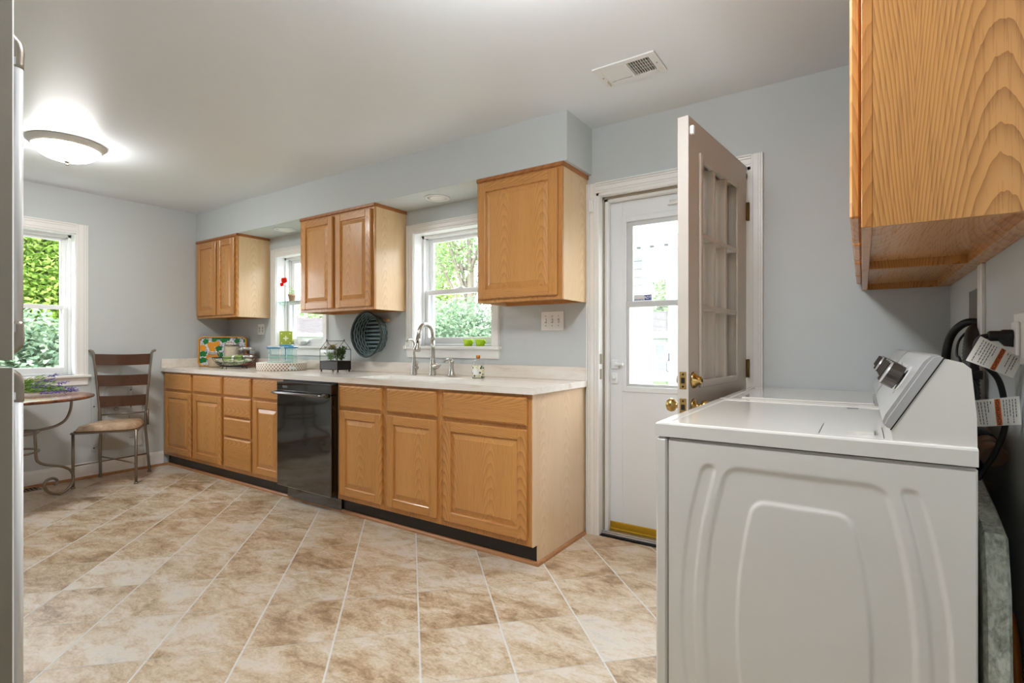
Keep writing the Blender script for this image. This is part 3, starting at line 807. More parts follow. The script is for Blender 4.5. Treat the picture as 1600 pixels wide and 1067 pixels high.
# ------------------------------------------------------------------ dryer and washer
def laundry(kind, label, y0, y1, relief):
    r = root(kind, label, kind, (-.14, (y0 + y1) / 2, 0))
    x0, x1 = -.476, .197
    zt, zl = .919, .880
    mb = MB(); mb.box(x0 + .034, x1, y0 + .006, y1 - .002, .02, zl - .004, .004); obj('cabinet', mb, M_white, r)
    mb = MB(); mb.box(x0, x0 + .032, y0 + .001, y1 - .002, .02, zl - .003, .006); fp = obj('front_panel', mb, M_white, r)
    # top with rounded rim
    mb = MB()
    pts = [(0, .0), (0, zt - zl - .006), (.002, zt - zl - .002), (.006, zt - zl), (.030, zt - zl), (.034, zt - zl - .003)]
    vs, n = [], len(pts)
    rings = []
    for ins, h in pts:
        rings.append([(x0 + ins, y0 + ins, zl + h), (x1 - ins * .2, y0 + ins, zl + h), (x1 - ins * .2, y1 - ins, zl + h), (x0 + ins, y1 - ins, zl + h)])
    vs = [p for q in rings for p in q]
    fs = [(i * 4 + k, i * 4 + (k + 1) % 4, i * 4 + 4 + (k + 1) % 4, i * 4 + 4 + k) for i in range(n - 1) for k in range(4)]
    fs += [(0, 1, 2, 3), tuple((n - 1) * 4 + k for k in range(4))]
    mb.add(vs, fs); top = obj('top_panel', mb, M_white, r)
    if kind == 'clothes dryer':
        mb = MB(); z = zt - .0028
        mb.box(-.088, .040, y0 + .035, y0 + .235, z, z + .0022, .001); lt = obj('lint_hatch', mb, M_white, top)
        mb = MB(); mb.box(-.090, -.0885, y0 + .033, y0 + .237, z, z + .0008); mb.box(.0405, .0415, y0 + .033, y0 + .237, z, z + .0008); mb.box(-.09, .0415, y0 + .0325, y0 + .034, z, z + .0006); obj('hatch_seam', mb, M_blackm, top)
        mb = MB(); mb.prism([(-.036, z + .0024), (.022, z + .0024), (.022, z + .010), (-.004, z + .010)], 'y', y0 + .07, y0 + .16); obj('hatch_grip', mb, M_white, lt)
        mb = MB(); mb.box(-.045, -.012, y1 - .085, y1 - .060, z, z + .0008); obj('caution_label', mb, flat('grey_print', (110, 112, 118), .5), top, label='tiny grey printed label')
    else:
        mb = MB(); z = zt - .0028
        mb.box(x0 + .075, .035, y0 + .045, y1 - .05, z, z + .0075, .003); ld = obj('lid', mb, M_white, top)
        mb = MB(); mb.box(-.06, -.03, y0 + .03, y0 + .04, z, z + .0008); obj('lid_mark', mb, flat('grey_print', (110, 112, 118), .5), top)
    # console
    ya, yb = y0 + .012, y1 - .008
    bf = Vector((.0500, .9530)); tf = Vector((.1330, 1.1000))
    mb = MB(); mb.prism([(.0560, .9185), (.0520, .945), (.0560, .9600), (.1370, 1.0985), (.1500, 1.1005), (.1740, 1.0935), (.1870, 1.0810), (.1960, .9800), (.1966, .9185)], 'y', ya, yb)
    con = obj('console', mb, M_white, r)
    e = (tf - bf); L = e.length; e = e / L; nrm = Vector((-e.y, e.x))
    def CP(s, t, y): q = bf + e * s + nrm * t; return (q.x, y, q.y)
    M_fascia = flat('satin_fascia', (205, 205, 205), .32, .55, var=.03)
    mb = MB()
    prof = [(-.006, -.004), (-.008, .006), (-.002, .014), (.014, .017), (L - .016, .017), (L + .002, .012), (L + .010, .002), (L + .008, -.006)]
    mb.prism([(CP(s, t, 0)[0], CP(s, t, 0)[2]) for s, t in prof], 'y', ya + .016, yb - .012)
    prof2 = [(-.006, -.005), (-.008, .003), (-.004, .008), (.012, .010), (L - .014, .010), (L, .007), (L + .008, .0), (L + .008, -.006)]
    mb.prism([(CP(s, t, 0)[0], CP(s, t, 0)[2]) for s, t in prof2], 'y', ya - .002, ya + .016)
    fa = obj('control_fascia', mb, M_fascia, con)
    mb = MB(); q = [CP(-.009, -.0075, 0), CP(L + .010, -.0085, 0), CP(L + .010, -.0060, 0), CP(-.009, -.0050, 0)]
    mb.prism([(v[0], v[2]) for v in q], 'y', ya - .0012, ya + .002); obj('fascia_seam', mb, M_blackm, con)
    def dial(y, s, rad, dep, mat):
        mb = MB(); n = 24; vs = []
        c = Vector(CP(s, .017, y)); nn = Vector((nrm.x, 0, nrm.y)); uu = Vector((e.x, 0, e.y)); ww = Vector((0, 1, 0))
        def drum(nm, pr, m, par):
            mb = MB(); vs = []
            for rr, h in pr:
                for k in range(n):
                    a = 2 * PI * k / n; vs.append(c + nn * h + (uu * math.cos(a) + ww * math.sin(a)) * rr)
            mb.add(vs, [(i * n + k, i * n + (k + 1) % n, (i + 1) * n + (k + 1) % n, (i + 1) * n + k) for i in range(len(pr) - 1) for k in range(n)], 0, False)
            return obj(nm, mb, m, par)
        d = drum('dial', [(rad * .55, -.002), (rad * .55, .006), (rad, .008), (rad * .97, dep), (0, dep)], mat, con)
        drum('dial_face', [(rad * .95, dep), (rad * .90, dep + .004), (rad * .3, dep + .005), (0, dep + .005)], M_fascia, d)
        drum('dial_skirt', [(rad * 1.25, 0), (rad * 1.25, .002), (rad * .9, .0025)], flat('skirt_white', (226, 226, 226), .3), d)
        mb = MB(); gb = []
        for q in (-1, 1):
            for (a, h) in ((-.9 * rad, dep), (.9 * rad, dep), (.75 * rad, dep + .010), (-.75 * rad, dep + .010)):
                gb.append(c + nn * h + uu * a + ww * q * .004)
        mb.add(gb, [(0, 1, 2, 3), (4, 5, 6, 7), (0, 1, 5, 4), (1, 2, 6, 5), (2, 3, 7, 6), (3, 0, 4, 7)]); obj('dial_grip', mb, mat, d)
    M_knob = flat('dark_knob', (78, 72, 66), .3, .4)
    if kind == 'clothes dryer':
        dial(y0 + .20, L * .56, .031, .036, M_knob)
        for yy in (y0 + .34, y0 + .46, y0 + .60): dial(yy, L * .58, .028, .034, M_knob)
    else:
        dial(y0 + .16, L * .56, .030, .034, M_knob)
        for yy in (y0 + .34, y0 + .48): dial(yy, L * .58, .026, .032, M_knob)
    for a, b in ((x0 + .06, y0 + .05), (x1 - .05, y0 + .05), (x0 + .06, y1 - .05), (x1 - .05, y1 - .05)):
        mb = MB(); mb.lathe([(.022, 0), (.022, .012), (.01, .014), (.01, .025)], (a, b, 0), 12); obj('foot', mb, M_blackm, r)
    if relief:
        def sst(a, b, x):
            t = min(max((x - a) / (b - a), 0), 1); return t * t * (3 - 2 * t)
        xc = -.125
        def barrel(x, z, hw, ztop, bul, rc):
            w = hw + bul * (1 - ((z - .42) / .42) ** 2)
            dx, dz = abs(x - xc) - w, z - ztop
            a, b = dx + rc, dz + rc
            return (math.hypot(max(a, 0), max(b, 0)) + min(max(a, b), 0) - rc)
        def hgt(x, z):
            h = 0
            d1 = barrel(x, z, .158, .815, .062, .03); h -= .004 * sst(.007, -.007, d1)
            d2 = barrel(x, z, .075, .740, .066, .03); h += .004 * sst(.005, -.005, d2)
            for sgn in (1,):
                dA = barrel(x, z, .218, .817, .062, .02); dB = barrel(x, z, .185, .830, .062, .02)
                dd = max(dA, -dB); 
                if z > .795: dd = max(dd, math.hypot(max(abs(abs(x - xc) - (.2015 + .062 * (1 - ((z - .42) / .42) ** 2))) - .002, 0), z - .800) - .0145)
                h -= .0035 * sst(.005, -.005, dd)
            edge = min(x - (x0 + .034), x1 - x, zl - .004 - z, z - .02)
            return h * sst(.0, .02, edge)
        mb = MB(); nx, nz = 170, 200
        mb.grid(lambda u, v: (x0 + .036 + (x1 - x0 - .040) * u, y0 + .0015 - hgt(x0 + .036 + (x1 - x0 - .040) * u, .024 + (zl - .034) * v), .024 + (zl - .034) * v), nx, nz)
        mb.recalc = True
        obj('side_panel', mb, M_white, r)
    return r
laundry('clothes dryer', 'near white clothes dryer with lint hatch and embossed side panel', 1.420, 2.178, True).name = 'clothes_dryer'
laundry('washing machine', 'white top-load washing machine beyond the dryer by the back wall', 2.186, 2.846, False).name = 'washing_machine'

# behind the machines
r = root('ironing_board', 'folded ironing board with mottled silver-green cover behind the dryer', 'ironing board', (.25, 1.68, 0))
def ib_mat():
    t = NT('ironing_cover'); a = t.noise(t.coord((22, 22, 14)), 1, 4, .65, 1.5); b = t.noise(t.coord((120, 120, 60)), 1, 3, .6)
    f = t.math('ADD', t.math('MULTIPLY', a, .6), t.math('MULTIPLY', b, .4))
    return t.principled(t.ramp(f, [(.34, srgb(112, 116, 106)), (.46, srgb(160, 164, 152)), (.58, srgb(196, 200, 188))]), .55, .2, .4, t.bump(f, .5, .006))
prof = [(1.432, .02), (1.432, .46), (1.445, .62), (1.476, .735), (1.60, .765), (1.78, .803), (1.90, .80), (1.95, .72), (1.95, .02)]
mb = MB(); ins = [(p[0] + (.012 if p[0] < 1.6 else (-.012 if p[0] > 1.85 else 0)), p[1] - (.012 if p[1] > .7 else 0)) for p in prof]
n = len(prof); lay = [(.208, ins), (.214, prof), (.246, prof), (.253, ins)]
vs = [(x, q[0], q[1]) for x, P in lay for q in P]
fs = [(i * n + k, i * n + (k + 1) % n, (i + 1) * n + (k + 1) % n, (i + 1) * n + k) for i in range(3) for k in range(n)] + [tuple(range(n)), tuple(3 * n + k for k in range(n))]
mb.add(vs, fs); obj('padded_cover', mb, ib_mat(), r)
mb = MB(); mb.tube([(.262, 1.55, .005), (.262, 1.60, .62)], .006, 8); mb.tube([(.262, 1.85, .005), (.262, 1.80, .62)], .006, 8); mb.tube([(.262, 1.5, .006), (.262, 1.9, .006)], .006, 8); obj('folding_leg', mb, M_iron, r)

def hose(name, pts, rad, mat, label, cat, ribs=False, sub=8, kids=None):
    path = smooth_path(pts, sub)
    if ribs:
        L = [0.0]
        for a, b in zip(path, path[1:]): L.append(L[-1] + (b - a).length)
        tot = L[-1]; m = int(tot / (ribs * .5)); q = []; i = 0
        for k in range(m + 1):
            s = tot * k / m
            while i < len(L) - 2 and L[i + 1] < s: i += 1
            t = (s - L[i]) / max(L[i + 1] - L[i], 1e-9); q.append(path[i].lerp(path[i + 1], min(t, 1)))
        path = q; rr = [rad if k % 2 else rad * .88 for k in range(m + 1)]
    else: rr = rad
    r = root(name, label, cat, pts[-1])
    mb = MB(); mb.tube(path, rr, 12); obj('hose_body' if 'hose' in name else 'cord_body', mb, mat, r)
    return r
hz = hose('drain_hose', [(.262, 2.42, .55), (.250, 2.38, .95), (.236, 2.31, 1.08), (.246, 2.30, 1.155), (.272, 2.27, 1.197), (.305, 2.25, 1.205), (.36, 2.25, 1.19)], .0125, M_rubber, 'thin black drain hose arching from behind the washer into the wall recess', 'hose')
mb = MB(); mb.lathe([(.0165, 0), (.0165, .02)], (.318, 2.25, 1.204), 14, 'x'); obj('hose_clamp', mb, M_blackm, hz)
hz = hose('supply_hose', [(.272, 2.02, .62), (.268, 2.03, .90), (.266, 2.05, 1.06), (.276, 2.10, 1.14), (.30, 2.18, 1.180), (.37, 2.20, 1.185)], .021, M_rubber, 'thick ribbed black hose dropping from the wall recess behind the console', 'hose', ribs=.012)
mb = MB(); mb.lathe([(.026, 1.03), (.026, 1.055)], (.267, 2.045, 0), 14); obj('hose_clamp', mb, M_blackm, hz)
hose('thin_wire', [(.262, 2.15, .80), (.258, 2.16, 1.06), (.248, 2.17, 1.10), (.258, 2.18, 1.15), (.30, 2.2, 1.19), (.36, 2.22, 1.2)], .0035, M_rubber, 'thin black wire hanging between the two hoses of the wall recess', 'wire')
mb = MB(); mb.box(.302, .300, 0, 0, 0, 0) if False else None
mb.box(XR - .012, XR, 2.090, 2.148, .9, 1.376, .002)
obj('trim_3', mb, M_trim, kind=S)
mb = MB(); mb.box(XR + .085, XR + .11, 2.225, 2.262, .9, 1.31); tag(obj('wall_stud', mb, oak('stud_wood', 'z', (196, 150, 84), (150, 108, 56)), loc=(XR + .1, 2.24, .9)), kind=S)
# outlet, plug, cord and tags
r = root('power_outlet', 'white power outlet box on the right wall at the picture edge', 'outlet', (XR, 1.66, 1.145))
mb = MB(); mb.box(XR - .008, XR - .0005, 1.600, 1.700, 1.085, 1.205, .003); obj('cover_plate', mb, M_plate, r)
mb = MB(); mb.box(XR - .016, XR - .008, 1.63, 1.68, 1.105, 1.185, .003); obj('socket', mb, M_plate, r)
r = root('power_plug', 'black power plug pushed into the outlet on the right wall', 'plug', (.29, 1.66, 1.150))
mb = MB(); mb.lathe([(0, .246), (.010, .246), (.0125, .250), (.0125, .268), (.015, .272), (.015, .287), (.0145, .2895), (0, .2895)], (0, 1.66, 1.152), 18, 'x'); obj('plug_body', mb, M_rubber, r)
mb = MB(); mb.prism([(.262, 1.145), (.2895, 1.145), (.2895, 1.126), (.276, 1.128)], 'y', 1.65, 1.67); obj('plug_shoulder', mb, M_rubber, r)
cord_pts = [(.247, 1.66, 1.152), (.232, 1.665, 1.146), (.2275, 1.672, 1.12), (.248, 1.680, 1.08), (.272, 1.70, 1.045), (.284, 1.712, .99), (.286, 1.72, .93), (.270, 1.73, .865), (.248, 1.735, .815), (.222, 1.74, .76)]
mb = MB(); mb.tube(smooth_path(cord_pts, 8), .0065, 10); obj('power_cord', mb, M_rubber, r)
hose('cord_coil', [tuple((.222 + .021 * math.cos(a), 1.80 + .002 * a, 1.005 + .040 * math.sin(a)))  for a in [k * PI / 5 for k in range(20)]], .0055, M_rubber, 'coiled loop of black cord tucked behind the dryer console', 'cord', sub=3)
def paper_tag(name, label, corners, stripe, word, flip, lines):
    P = [Vector(p) for p in corners]        # tl, tr, br, bl
    def Q(u, v, d=0.0):
        a = P[0].lerp(P[1], u); b = P[3].lerp(P[2], u); q = a.lerp(b, v); return q + Vector((0, -d - .006 * math.sin(u * 5), 0))
    c = (P[0] + P[2]) / 2
    r = root(name, label, 'tag', c)
    mb = MB(); mb.grid(lambda u, v: Q(u, v), 10, 4); mb.grid(lambda u, v: Q(u, v, -.0006), 10, 4); obj('paper', mb, flat('tag_paper', (232, 230, 222), .3, coat=.4), r)
    mb = MB(); mb.grid(lambda u, v: Q(stripe[0] + (stripe[1] - stripe[0]) * u, .02 + .96 * v, .0006), 3, 4); st = obj('warning_stripe', mb, flat('tag_orange', (222, 104, 34), .45), r, label='orange warning stripe')
    w = (P[1] - P[0]).length; h = (P[3] - P[0]).length; sm = (stripe[0] + stripe[1]) / 2; k = flip
    tm = text_mesh(word, h * .145, lambda x, y: Q(sm - k * y / w, .5 + k * x / h, .0014), True); obj('warning_lettering', tm, flat('tag_ink', (36, 30, 28), .6), st)
    mb = MB(); rnd = random.Random(3)
    for u in lines:
        v = .08
        while v < .9:
            l = rnd.uniform(.05, .13); v2 = min(v + l, .93)
            mb.add([Q(u - .008, v, .0009), Q(u + .008, v, .0009), Q(u + .008, v2, .0009), Q(u - .008, v2, .0009)], [(0, 1, 2, 3)]); v = v2 + .025
            if rnd.random() < .06: break
    tag(obj('small_print', mb, flat('tag_print', (66, 62, 60), .6), r), kind='stuff')
ty = 1.640
paper_tag('warning_tag', 'crumpled paper warning tag with orange stripe hanging beside the plug', [(.2305, ty, 1.1518), (.3045, ty, 1.098), (.288, ty, 1.054), (.204, ty, 1.094)], (.50, .61), 'ADVERTENCIA', 1, [.10, .16, .22, .28, .34, .40, .68, .74, .82, .88])
paper_tag('warning_tag', 'lower flat paper warning tag with orange stripe beside the console', [(.2085, ty, .998), (.2985, ty, 1.013), (.3015, ty, .948), (.217, ty, .937)], (.50, .62), 'ADVERTENCIA', 1, [.05, .11, .17, .23, .30, .36, .42, .68, .74, .80, .86, .92])
r = root('vent_duct', 'crumpled brown vent duct with a black band behind the dryer', 'duct', (.25, 1.85, .88))
rr = random.Random(5); path = smooth_path([(.236, 1.96, .905), (.246, 1.90, .895), (.256, 1.84, .878), (.264, 1.80, .862)], 6)
mb = MB(); mb.tube(path, [.031 + rr.uniform(-.004, .004) for _ in path], 14); obj('duct_sleeve', mb, flat('brown_foil', (150, 118, 98), .35, .3, var=.25, bump=.8, bscale=60), r)
mb = MB(); mb.tube([(.246, 1.852, .882), (.258, 1.815, .868)], .036, 16); obj('duct_band', mb, M_blackm, r)
mb = MB(); mb.tube([(.262, 1.80, .862), (.274, 1.76, .85)], .028, 14); obj('duct_end', mb, flat('brown_foil', (112, 88, 72), .35, .3), r)
hose('gas_hose', [(.292, 1.630, .004), (.290, 1.630, .20), (.291, 1.632, .38), (.288, 1.66, .475), (.288, 1.70, .49)], .011, flat('orange_hose', (196, 116, 40), .4), 'orange ribbed flexible hose low behind the ironing board', 'hose', ribs=.010)

# ------------------------------------------------------------------ faucets, dispenser, bottle
def lever_arc(pts): return smooth_path(pts, 6)
fy = 2.715
r = root('kitchen_faucet', 'large brushed nickel gooseneck kitchen faucet with pull-down spray head', 'faucet', (-2.49, fy, CT))
fx = -2.490
mb = MB(); mb.lathe([(.026, CT), (.026, CT + .004), (.0235, CT + .012), (.0225, CT + .075), (.021, CT + .09), (.0165, CT + .11), (.0145, CT + .19), (.0142, CT + .245)], (fx, fy, 0), 24); obj('body', mb, M_nickel, r)
path = [(fx, fy, CT + .245), (fx, fy, CT + .275)] + [(fx, fy - .070 + .070 * math.cos(a), CT + .280 + .075 * math.sin(a)) for a in [k * PI * .94 / 12 for k in range(13)]] + [(fx + .002, fy - .148, CT + .245)]
mb = MB(); mb.tube(path, .0138, 14); obj('gooseneck', mb, M_nickel, r)
e0 = Vector((fx + .002, fy - .146, CT + .255)); e1 = Vector((fx + .004, fy - .164, CT + .172))
mb = MB(); mb.tube([e0, e0.lerp(e1, .25), e0.lerp(e1, .6), e0.lerp(e1, .92), e1], [.0150, .0162, .0205, .0265, .0245], 18); sp = obj('spray_head', mb, M_nickel, r)
mb = MB(); q = e0.lerp(e1, .35); mb.ball((q.x + .008, q.y - .010, q.z), (.006, .005, .022)); obj('spray_button', mb, M_blackm, sp)
mb = MB(); mb.tube(lever_arc([(fx + .012, fy - .006, CT + .068), (fx + .045, fy - .016, CT + .066), (fx + .072, fy - .024, CT + .070), (fx + .098, fy - .026, CT + .080)]), [.015, .020, .0225, .024, .0245, .0245, .024, .023, .0215, .020, .018, .016, .014, .012, .010, .008, .007, .006, .005][:19], 16, flat=.9); obj('lever', mb, M_nickel, r)
fx = -2.668
r = root('filter_faucet', 'slim brushed nickel filtered-water faucet left of the main faucet', 'faucet', (fx, fy, CT))
mb = MB(); mb.lathe([(.022, CT), (.021, CT + .004), (.019, CT + .05), (.0145, CT + .095), (.0115, CT + .11), (.0075, CT + .17), (.0062, CT + .205)], (fx, fy, 0), 20); obj('body', mb, M_nickel, r)
path = [(fx, fy, CT + .205)] + [(fx, fy - .042 + .042 * math.cos(a), CT + .212 + .042 * math.sin(a)) for a in [k * PI / 10 for k in range(11)]] + [(fx, fy - .088, CT + .190), (fx, fy - .094, CT + .178)]
mb = MB(); mb.tube(path, .0062, 12); obj('spout', mb, M_nickel, r)
mb = MB(); mb.tube([(fx + .012, fy, CT + .052), (fx + .036, fy - .006, CT + .052)], .013, 14); mb.tube([(fx + .034, fy - .006, CT + .058), (fx + .038, fy - .006, CT + .085), (fx + .044, fy - .006, CT + .10)], .0045, 10); obj('lever', mb, M_nickel, r)
fx = -2.318
r = root('soap_dispenser', 'brushed nickel soap dispenser right of the kitchen faucet', 'soap dispenser', (fx, fy, CT))
mb = MB(); mb.lathe([(.026, CT), (.026, CT + .008), (.020, CT + .024), (.0145, CT + .055), (.0135, CT + .075), (.017, CT + .10), (.013, CT + .112), (.005, CT + .116), (.005, CT + .122), (.010, CT + .126), (.009, CT + .130), (0, CT + .131)], (fx, fy, 0), 22); obj('body', mb, M_nickel, r)
mb = MB(); mb.tube(lever_arc([(fx, fy, CT + .100), (fx - .004, fy - .03, CT + .116), (fx - .006, fy - .052, CT + .112), (fx - .008, fy - .068, CT + .098)]), .0058, 10); obj('spout', mb, M_nickel, r)

def pattern_mat(name, bg, c1, c2, c3, scale):
    t = NT(name)
    v = t.n('ShaderNodeTexVoronoi'); v.inputs['Scale'].default_value = scale; t.t.links.new(t.coord(), v.inputs['Vector'])
    sp = t.n('ShaderNodeSeparateColor'); t.t.links.new(v.outputs['Color'], sp.inputs[0])
    inside = t.math('LESS_THAN', v.outputs['Distance'], .42)
    col = t.mix(t.math('LESS_THAN', sp.outputs[0], .38), srgb(*c1), srgb(*c2))
    col = t.mix(t.math('GREATER_THAN', sp.outputs[0], .72), col, srgb(*c3))
    return t.principled(t.mix(inside, srgb(*bg), col), .35)
bx, by = -2.080, 2.700
r = root('soap_bottle', 'clear soap bottle with yellow floral wrap and copper cap by the faucet', 'bottle', (bx, by, CT))
mb = MB(); sx = 1.0
mb.lathe([(.036, CT), (.039, CT + .004), (.039, CT + .092), (.034, CT + .106), (.020, CT + .116), (.0115, CT + .120), (.0115, CT + .128)], (bx, by, 0), 28); obj('glass_body', mb, glass('clear_bottle', (.96, .97, .96)), r)
mb = MB(); mb.lathe([(.0394, CT + .003), (.0394, CT + .080)], (bx, by, 0), 28); obj('floral_wrap', mb, pattern_mat('floral_wrap', (240, 238, 222), (226, 206, 98), (52, 84, 44), (214, 222, 150), 62), r)
mb = MB(); mb.grid(lambda u, v: (bx + .0400 * math.cos(-1.85 + u * 1.0), by + .0400 * math.sin(-1.85 + u * 1.0), CT + .022 + .042 * v), 8, 2); mb.recalc = False; obj('paper_label', mb, flat('label_white', (240, 240, 236), .4), r)
mb = MB(); mb.lathe([(.0135, CT + .126), (.0135, CT + .146), (.012, CT + .148), (0, CT + .148)], (bx, by, 0), 20); obj('cap', mb, flat('copper_cap', (196, 128, 62), .3, .8), r)

# ------------------------------------------------------------------ terrarium with plants
ox, oy, oz = -3.398, 2.62, CT
r = root('terrarium', 'house-shaped glass terrarium with black metal frame and tray', 'terrarium', (-3.5, 2.683, CT))
x0, x1, y0, y1 = -3.617, -3.398, 2.620, 2.746
zb, zt_, ze, zr = CT + .016, CT + .085, CT + .178, CT + .246
mb = MB(); mb.box(x0, x1, y0, y0 + .004, zb, zt_); mb.box(x0, x1, y1 - .004, y1, zb, zt_); mb.box(x0, x0 + .004, y0, y1, zb, zt_); mb.box(x1 - .004, x1, y0, y1, zb, zt_); mb.box(x0, x1, y0, y1, zb, zb + .004)
obj('tray', mb, flat('bronze_black_metal', (46, 42, 40), .32, .7), r)
mb = MB(); k = .0022; ym = (y0 + y1) / 2
C = [(x0, y0), (x1, y0), (x1, y1), (x0, y1)]
for a in C: mb.tube([(a[0], a[1], zb), (a[0], a[1], ze)], k, 6)
for a, b in zip(C, C[1:] + C[:1]):
    mb.tube([(*a, ze), (*b, ze)], k, 6); mb.tube([(*a, zt_), (*b, zt_)], k, 6)
for x in (x0, x1):
    mb.tube([(x, y0, ze), (x, ym, zr), (x, y1, ze)], k, 6); mb.tube([(x, ym, zr - .004), (x, ym, zr + .014)], k, 6); mb.ball((x, ym, zr + .005), .005, 8, 6)
mb.tube([(x0, ym, zr), (x1, ym, zr)], k * 1.1, 6)
obj('frame', mb, M_blackm, r)
mb = MB()
for a, b in zip(C, C[1:] + C[:1]): mb.add([(*a, zt_), (*b, zt_), (*b, ze), (*a, ze)], [(0, 1, 2, 3)])
mb.add([(x0, y0, ze), (x1, y0, ze), (x1, ym, zr), (x0, ym, zr)], [(0, 1, 2, 3)]); mb.add([(x0, y1, ze), (x1, y1, ze), (x1, ym, zr), (x0, ym, zr)], [(0, 1, 2, 3)])
mb.recalc = False; obj('glass_panes', mb, M_glass, r)
for a in C:
    mb = MB(); sx = .008 if a[0] == x0 else -.008; sy = .008 if a[1] == y0 else -.008
    mb.lathe([(.005, CT + .0002), (.0065, CT + .008), (.005, CT + .016)], (a[0] + sx, a[1] + sy, 0), 10); obj('foot', mb, M_blackm, r)
mb = MB(); mb.grid(lambda u, v: (x0 + .005 + (x1 - x0 - .01) * u, y0 + .005 + (y1 - y0 - .01) * v, zt_ - .006 + .005 * math.sin(u * 17) * math.cos(v * 9)), 14, 8); mb.box(x0 + .005, x1 - .005, y0 + .005, y1 - .005, zb + .005, zt_ - .012)
obj('soil', mb, flat('potting_soil', (84, 56, 40), .9, var=.3), r)
def leaf_mat(name, a, b, c=None, trans=.35):
    if name in MATS: return MATS[name]
    t = NT(name); g = t.n('ShaderNodeNewGeometry')
    col = t.ramp(g.outputs['Random Per Island'], [(0, srgb(*a)), (.6, srgb(*b)), (1, srgb(*(c or b)))])
    d = t.n('ShaderNodeBsdfDiffuse'); tr = t.n('ShaderNodeBsdfTranslucent'); mx = t.n('ShaderNodeMixShader'); mx.inputs[0].default_value = trans
    t.t.links.new(col, d.inputs[0]); t.t.links.new(col, tr.inputs[0]); t.t.links.new(d.outputs[0], mx.inputs[1]); t.t.links.new(tr.outputs[0], mx.inputs[2]); t.t.links.new(mx.outputs[0], t.out.inputs[0])
    MATS[name] = t.m; return t.m
def leaf(mb, p, dirv, up, L, W, mi=0):
    d = Vector(dirv).normalized(); s = d.cross(Vector(up)); s = s.normalized() if s.length > 1e-6 else d.orthogonal().normalized()
    n = s.cross(d); p = Vector(p)
    mb.add([p, p + d * L * .45 + s * W * .5 + n * L * .06, p + d * L - n * L * .05, p + d * L * .45 - s * W * .5 + n * L * .06], [(0, 1, 2, 3)], mi)
def sprig(name, label, base, h, spread, n, mat, rnd, bound=None, group=None, cat='plant', L=.026, W=.016):
    r = root(name, label, cat, base, group=group)
    st, lf = MB(), MB(); lf.recalc = False
    for i in range(n):
        a = rnd.uniform(0, 2 * PI); q = rnd.uniform(.1, 1) * spread
        tip = Vector((base[0] + q * math.cos(a), base[1] + q * math.sin(a), base[2] + h * rnd.uniform(.55, 1)))
        if bound: tip.x = min(max(tip.x, bound[0]), bound[1]); tip.y = min(max(tip.y, bound[2]), bound[3])
        b = Vector(base); mid = b.lerp(tip, .5) + Vector((0, 0, h * .08))
        pth = smooth_path([b, mid, tip], 4); st.tube(pth, .0011, 5)
        for k in range(2, len(pth)):
            for _ in range(2):
                dv = Vector((rnd.uniform(-1, 1), rnd.uniform(-1, 1), rnd.uniform(-.2, .7))); q = pth[k].copy(); s = L * rnd.uniform(.6, 1.1)
                if bound:
                    e = q + dv.normalized() * s
                    if not (bound[0] < e.x < bound[1] and bound[2] < e.y < bound[3]): dv = Vector((-dv.x, -dv.y, dv.z))
                leaf(lf, q, dv, (rnd.uniform(-.4, .4), rnd.uniform(-.4, .4), 1), s, W * s / L)
    obj('stems', st, flat('stem_green', (96, 120, 62), .6), r); obj('leaves', lf, mat, r)
    return r
rp = random.Random(11)
bd = (x0 + .008, x1 - .008, y0 + .008, y1 - .008)
G1 = leaf_mat('fern_green', (70, 104, 52), (110, 146, 74), (150, 170, 92)); G2 = leaf_mat('olive_leaf', (120, 118, 52), (150, 140, 66), (110, 128, 66))
sprig('terrarium_plant', 'bright green leafy plant in the left half of the terrarium', (-3.555, 2.675, zt_ - .006), .115, .06, 22, G1, rp, bd)
sprig('terrarium_plant', 'olive tipped plant in the middle of the terrarium', (-3.500, 2.690, zt_ - .006), .14, .06, 18, G2, rp, bd)
sprig('terrarium_plant', 'dense dark green plant at the right end of the terrarium', (-3.438, 2.690, zt_ - .006), .115, .055, 24, leaf_mat('moss_green', (58, 84, 44), (92, 122, 66), (120, 140, 80)), rp, bd)

# ------------------------------------------------------------------ woven tray with blue-rimmed jars
bc = (-4.077, 2.580); R = .195; bh = .062
r = root('woven_tray', 'round white woven basket tray holding glass jars on the counter', 'basket', (*bc, CT))
def wicker(name, light, dark, fu, fv):
    t = NT(name); tc = t.n('ShaderNodeTexCoord'); sep = t.n('ShaderNodeSeparateXYZ'); t.t.links.new(tc.outputs['Object'], sep.inputs[0])
    ang = t.math('ARCTAN2', sep.outputs[1], sep.outputs[0])
    u = t.math('SINE', t.math('MULTIPLY', ang, fu)); v = t.math('SINE', t.math('MULTIPLY', sep.outputs[2], fv))
    w = t.math('MULTIPLY', u, v)
    f = t.math('MULTIPLY_ADD', w, .5, .5)
    return t.principled(t.ramp(f, [(.25, srgb(*dark)), (.55, srgb(*light))]), .6, 0, .3, t.bump(f, .8, .003))
MW = wicker('white_wicker', (238, 232, 222), (150, 120, 92), 46.0, 210.0)
prof = [(0, .004), (R - .02, .004), (R - .006, 0), (R, .006), (R + .002, bh - .006), (R - .002, bh), (R - .010, bh - .002), (R - .012, .012), (R - .02, .010), (0, .010)]
mb = MB(); mb.lathe([(a, CT + h) for a, h in prof], (*bc, 0), 48); obj('basket', mb, MW, r)
mb = MB(); mb.tube([(bc[0] + (R - .002) * math.cos(a), bc[1] + (R - .002) * math.sin(a), CT + bh) for a in [k * 2 * PI / 40 for k in range(40)]], .0055, 8, closed=True); obj('rim', mb, flat('wicker_white', (236, 230, 220), .6), r)
mb = MB(); a0 = -.30
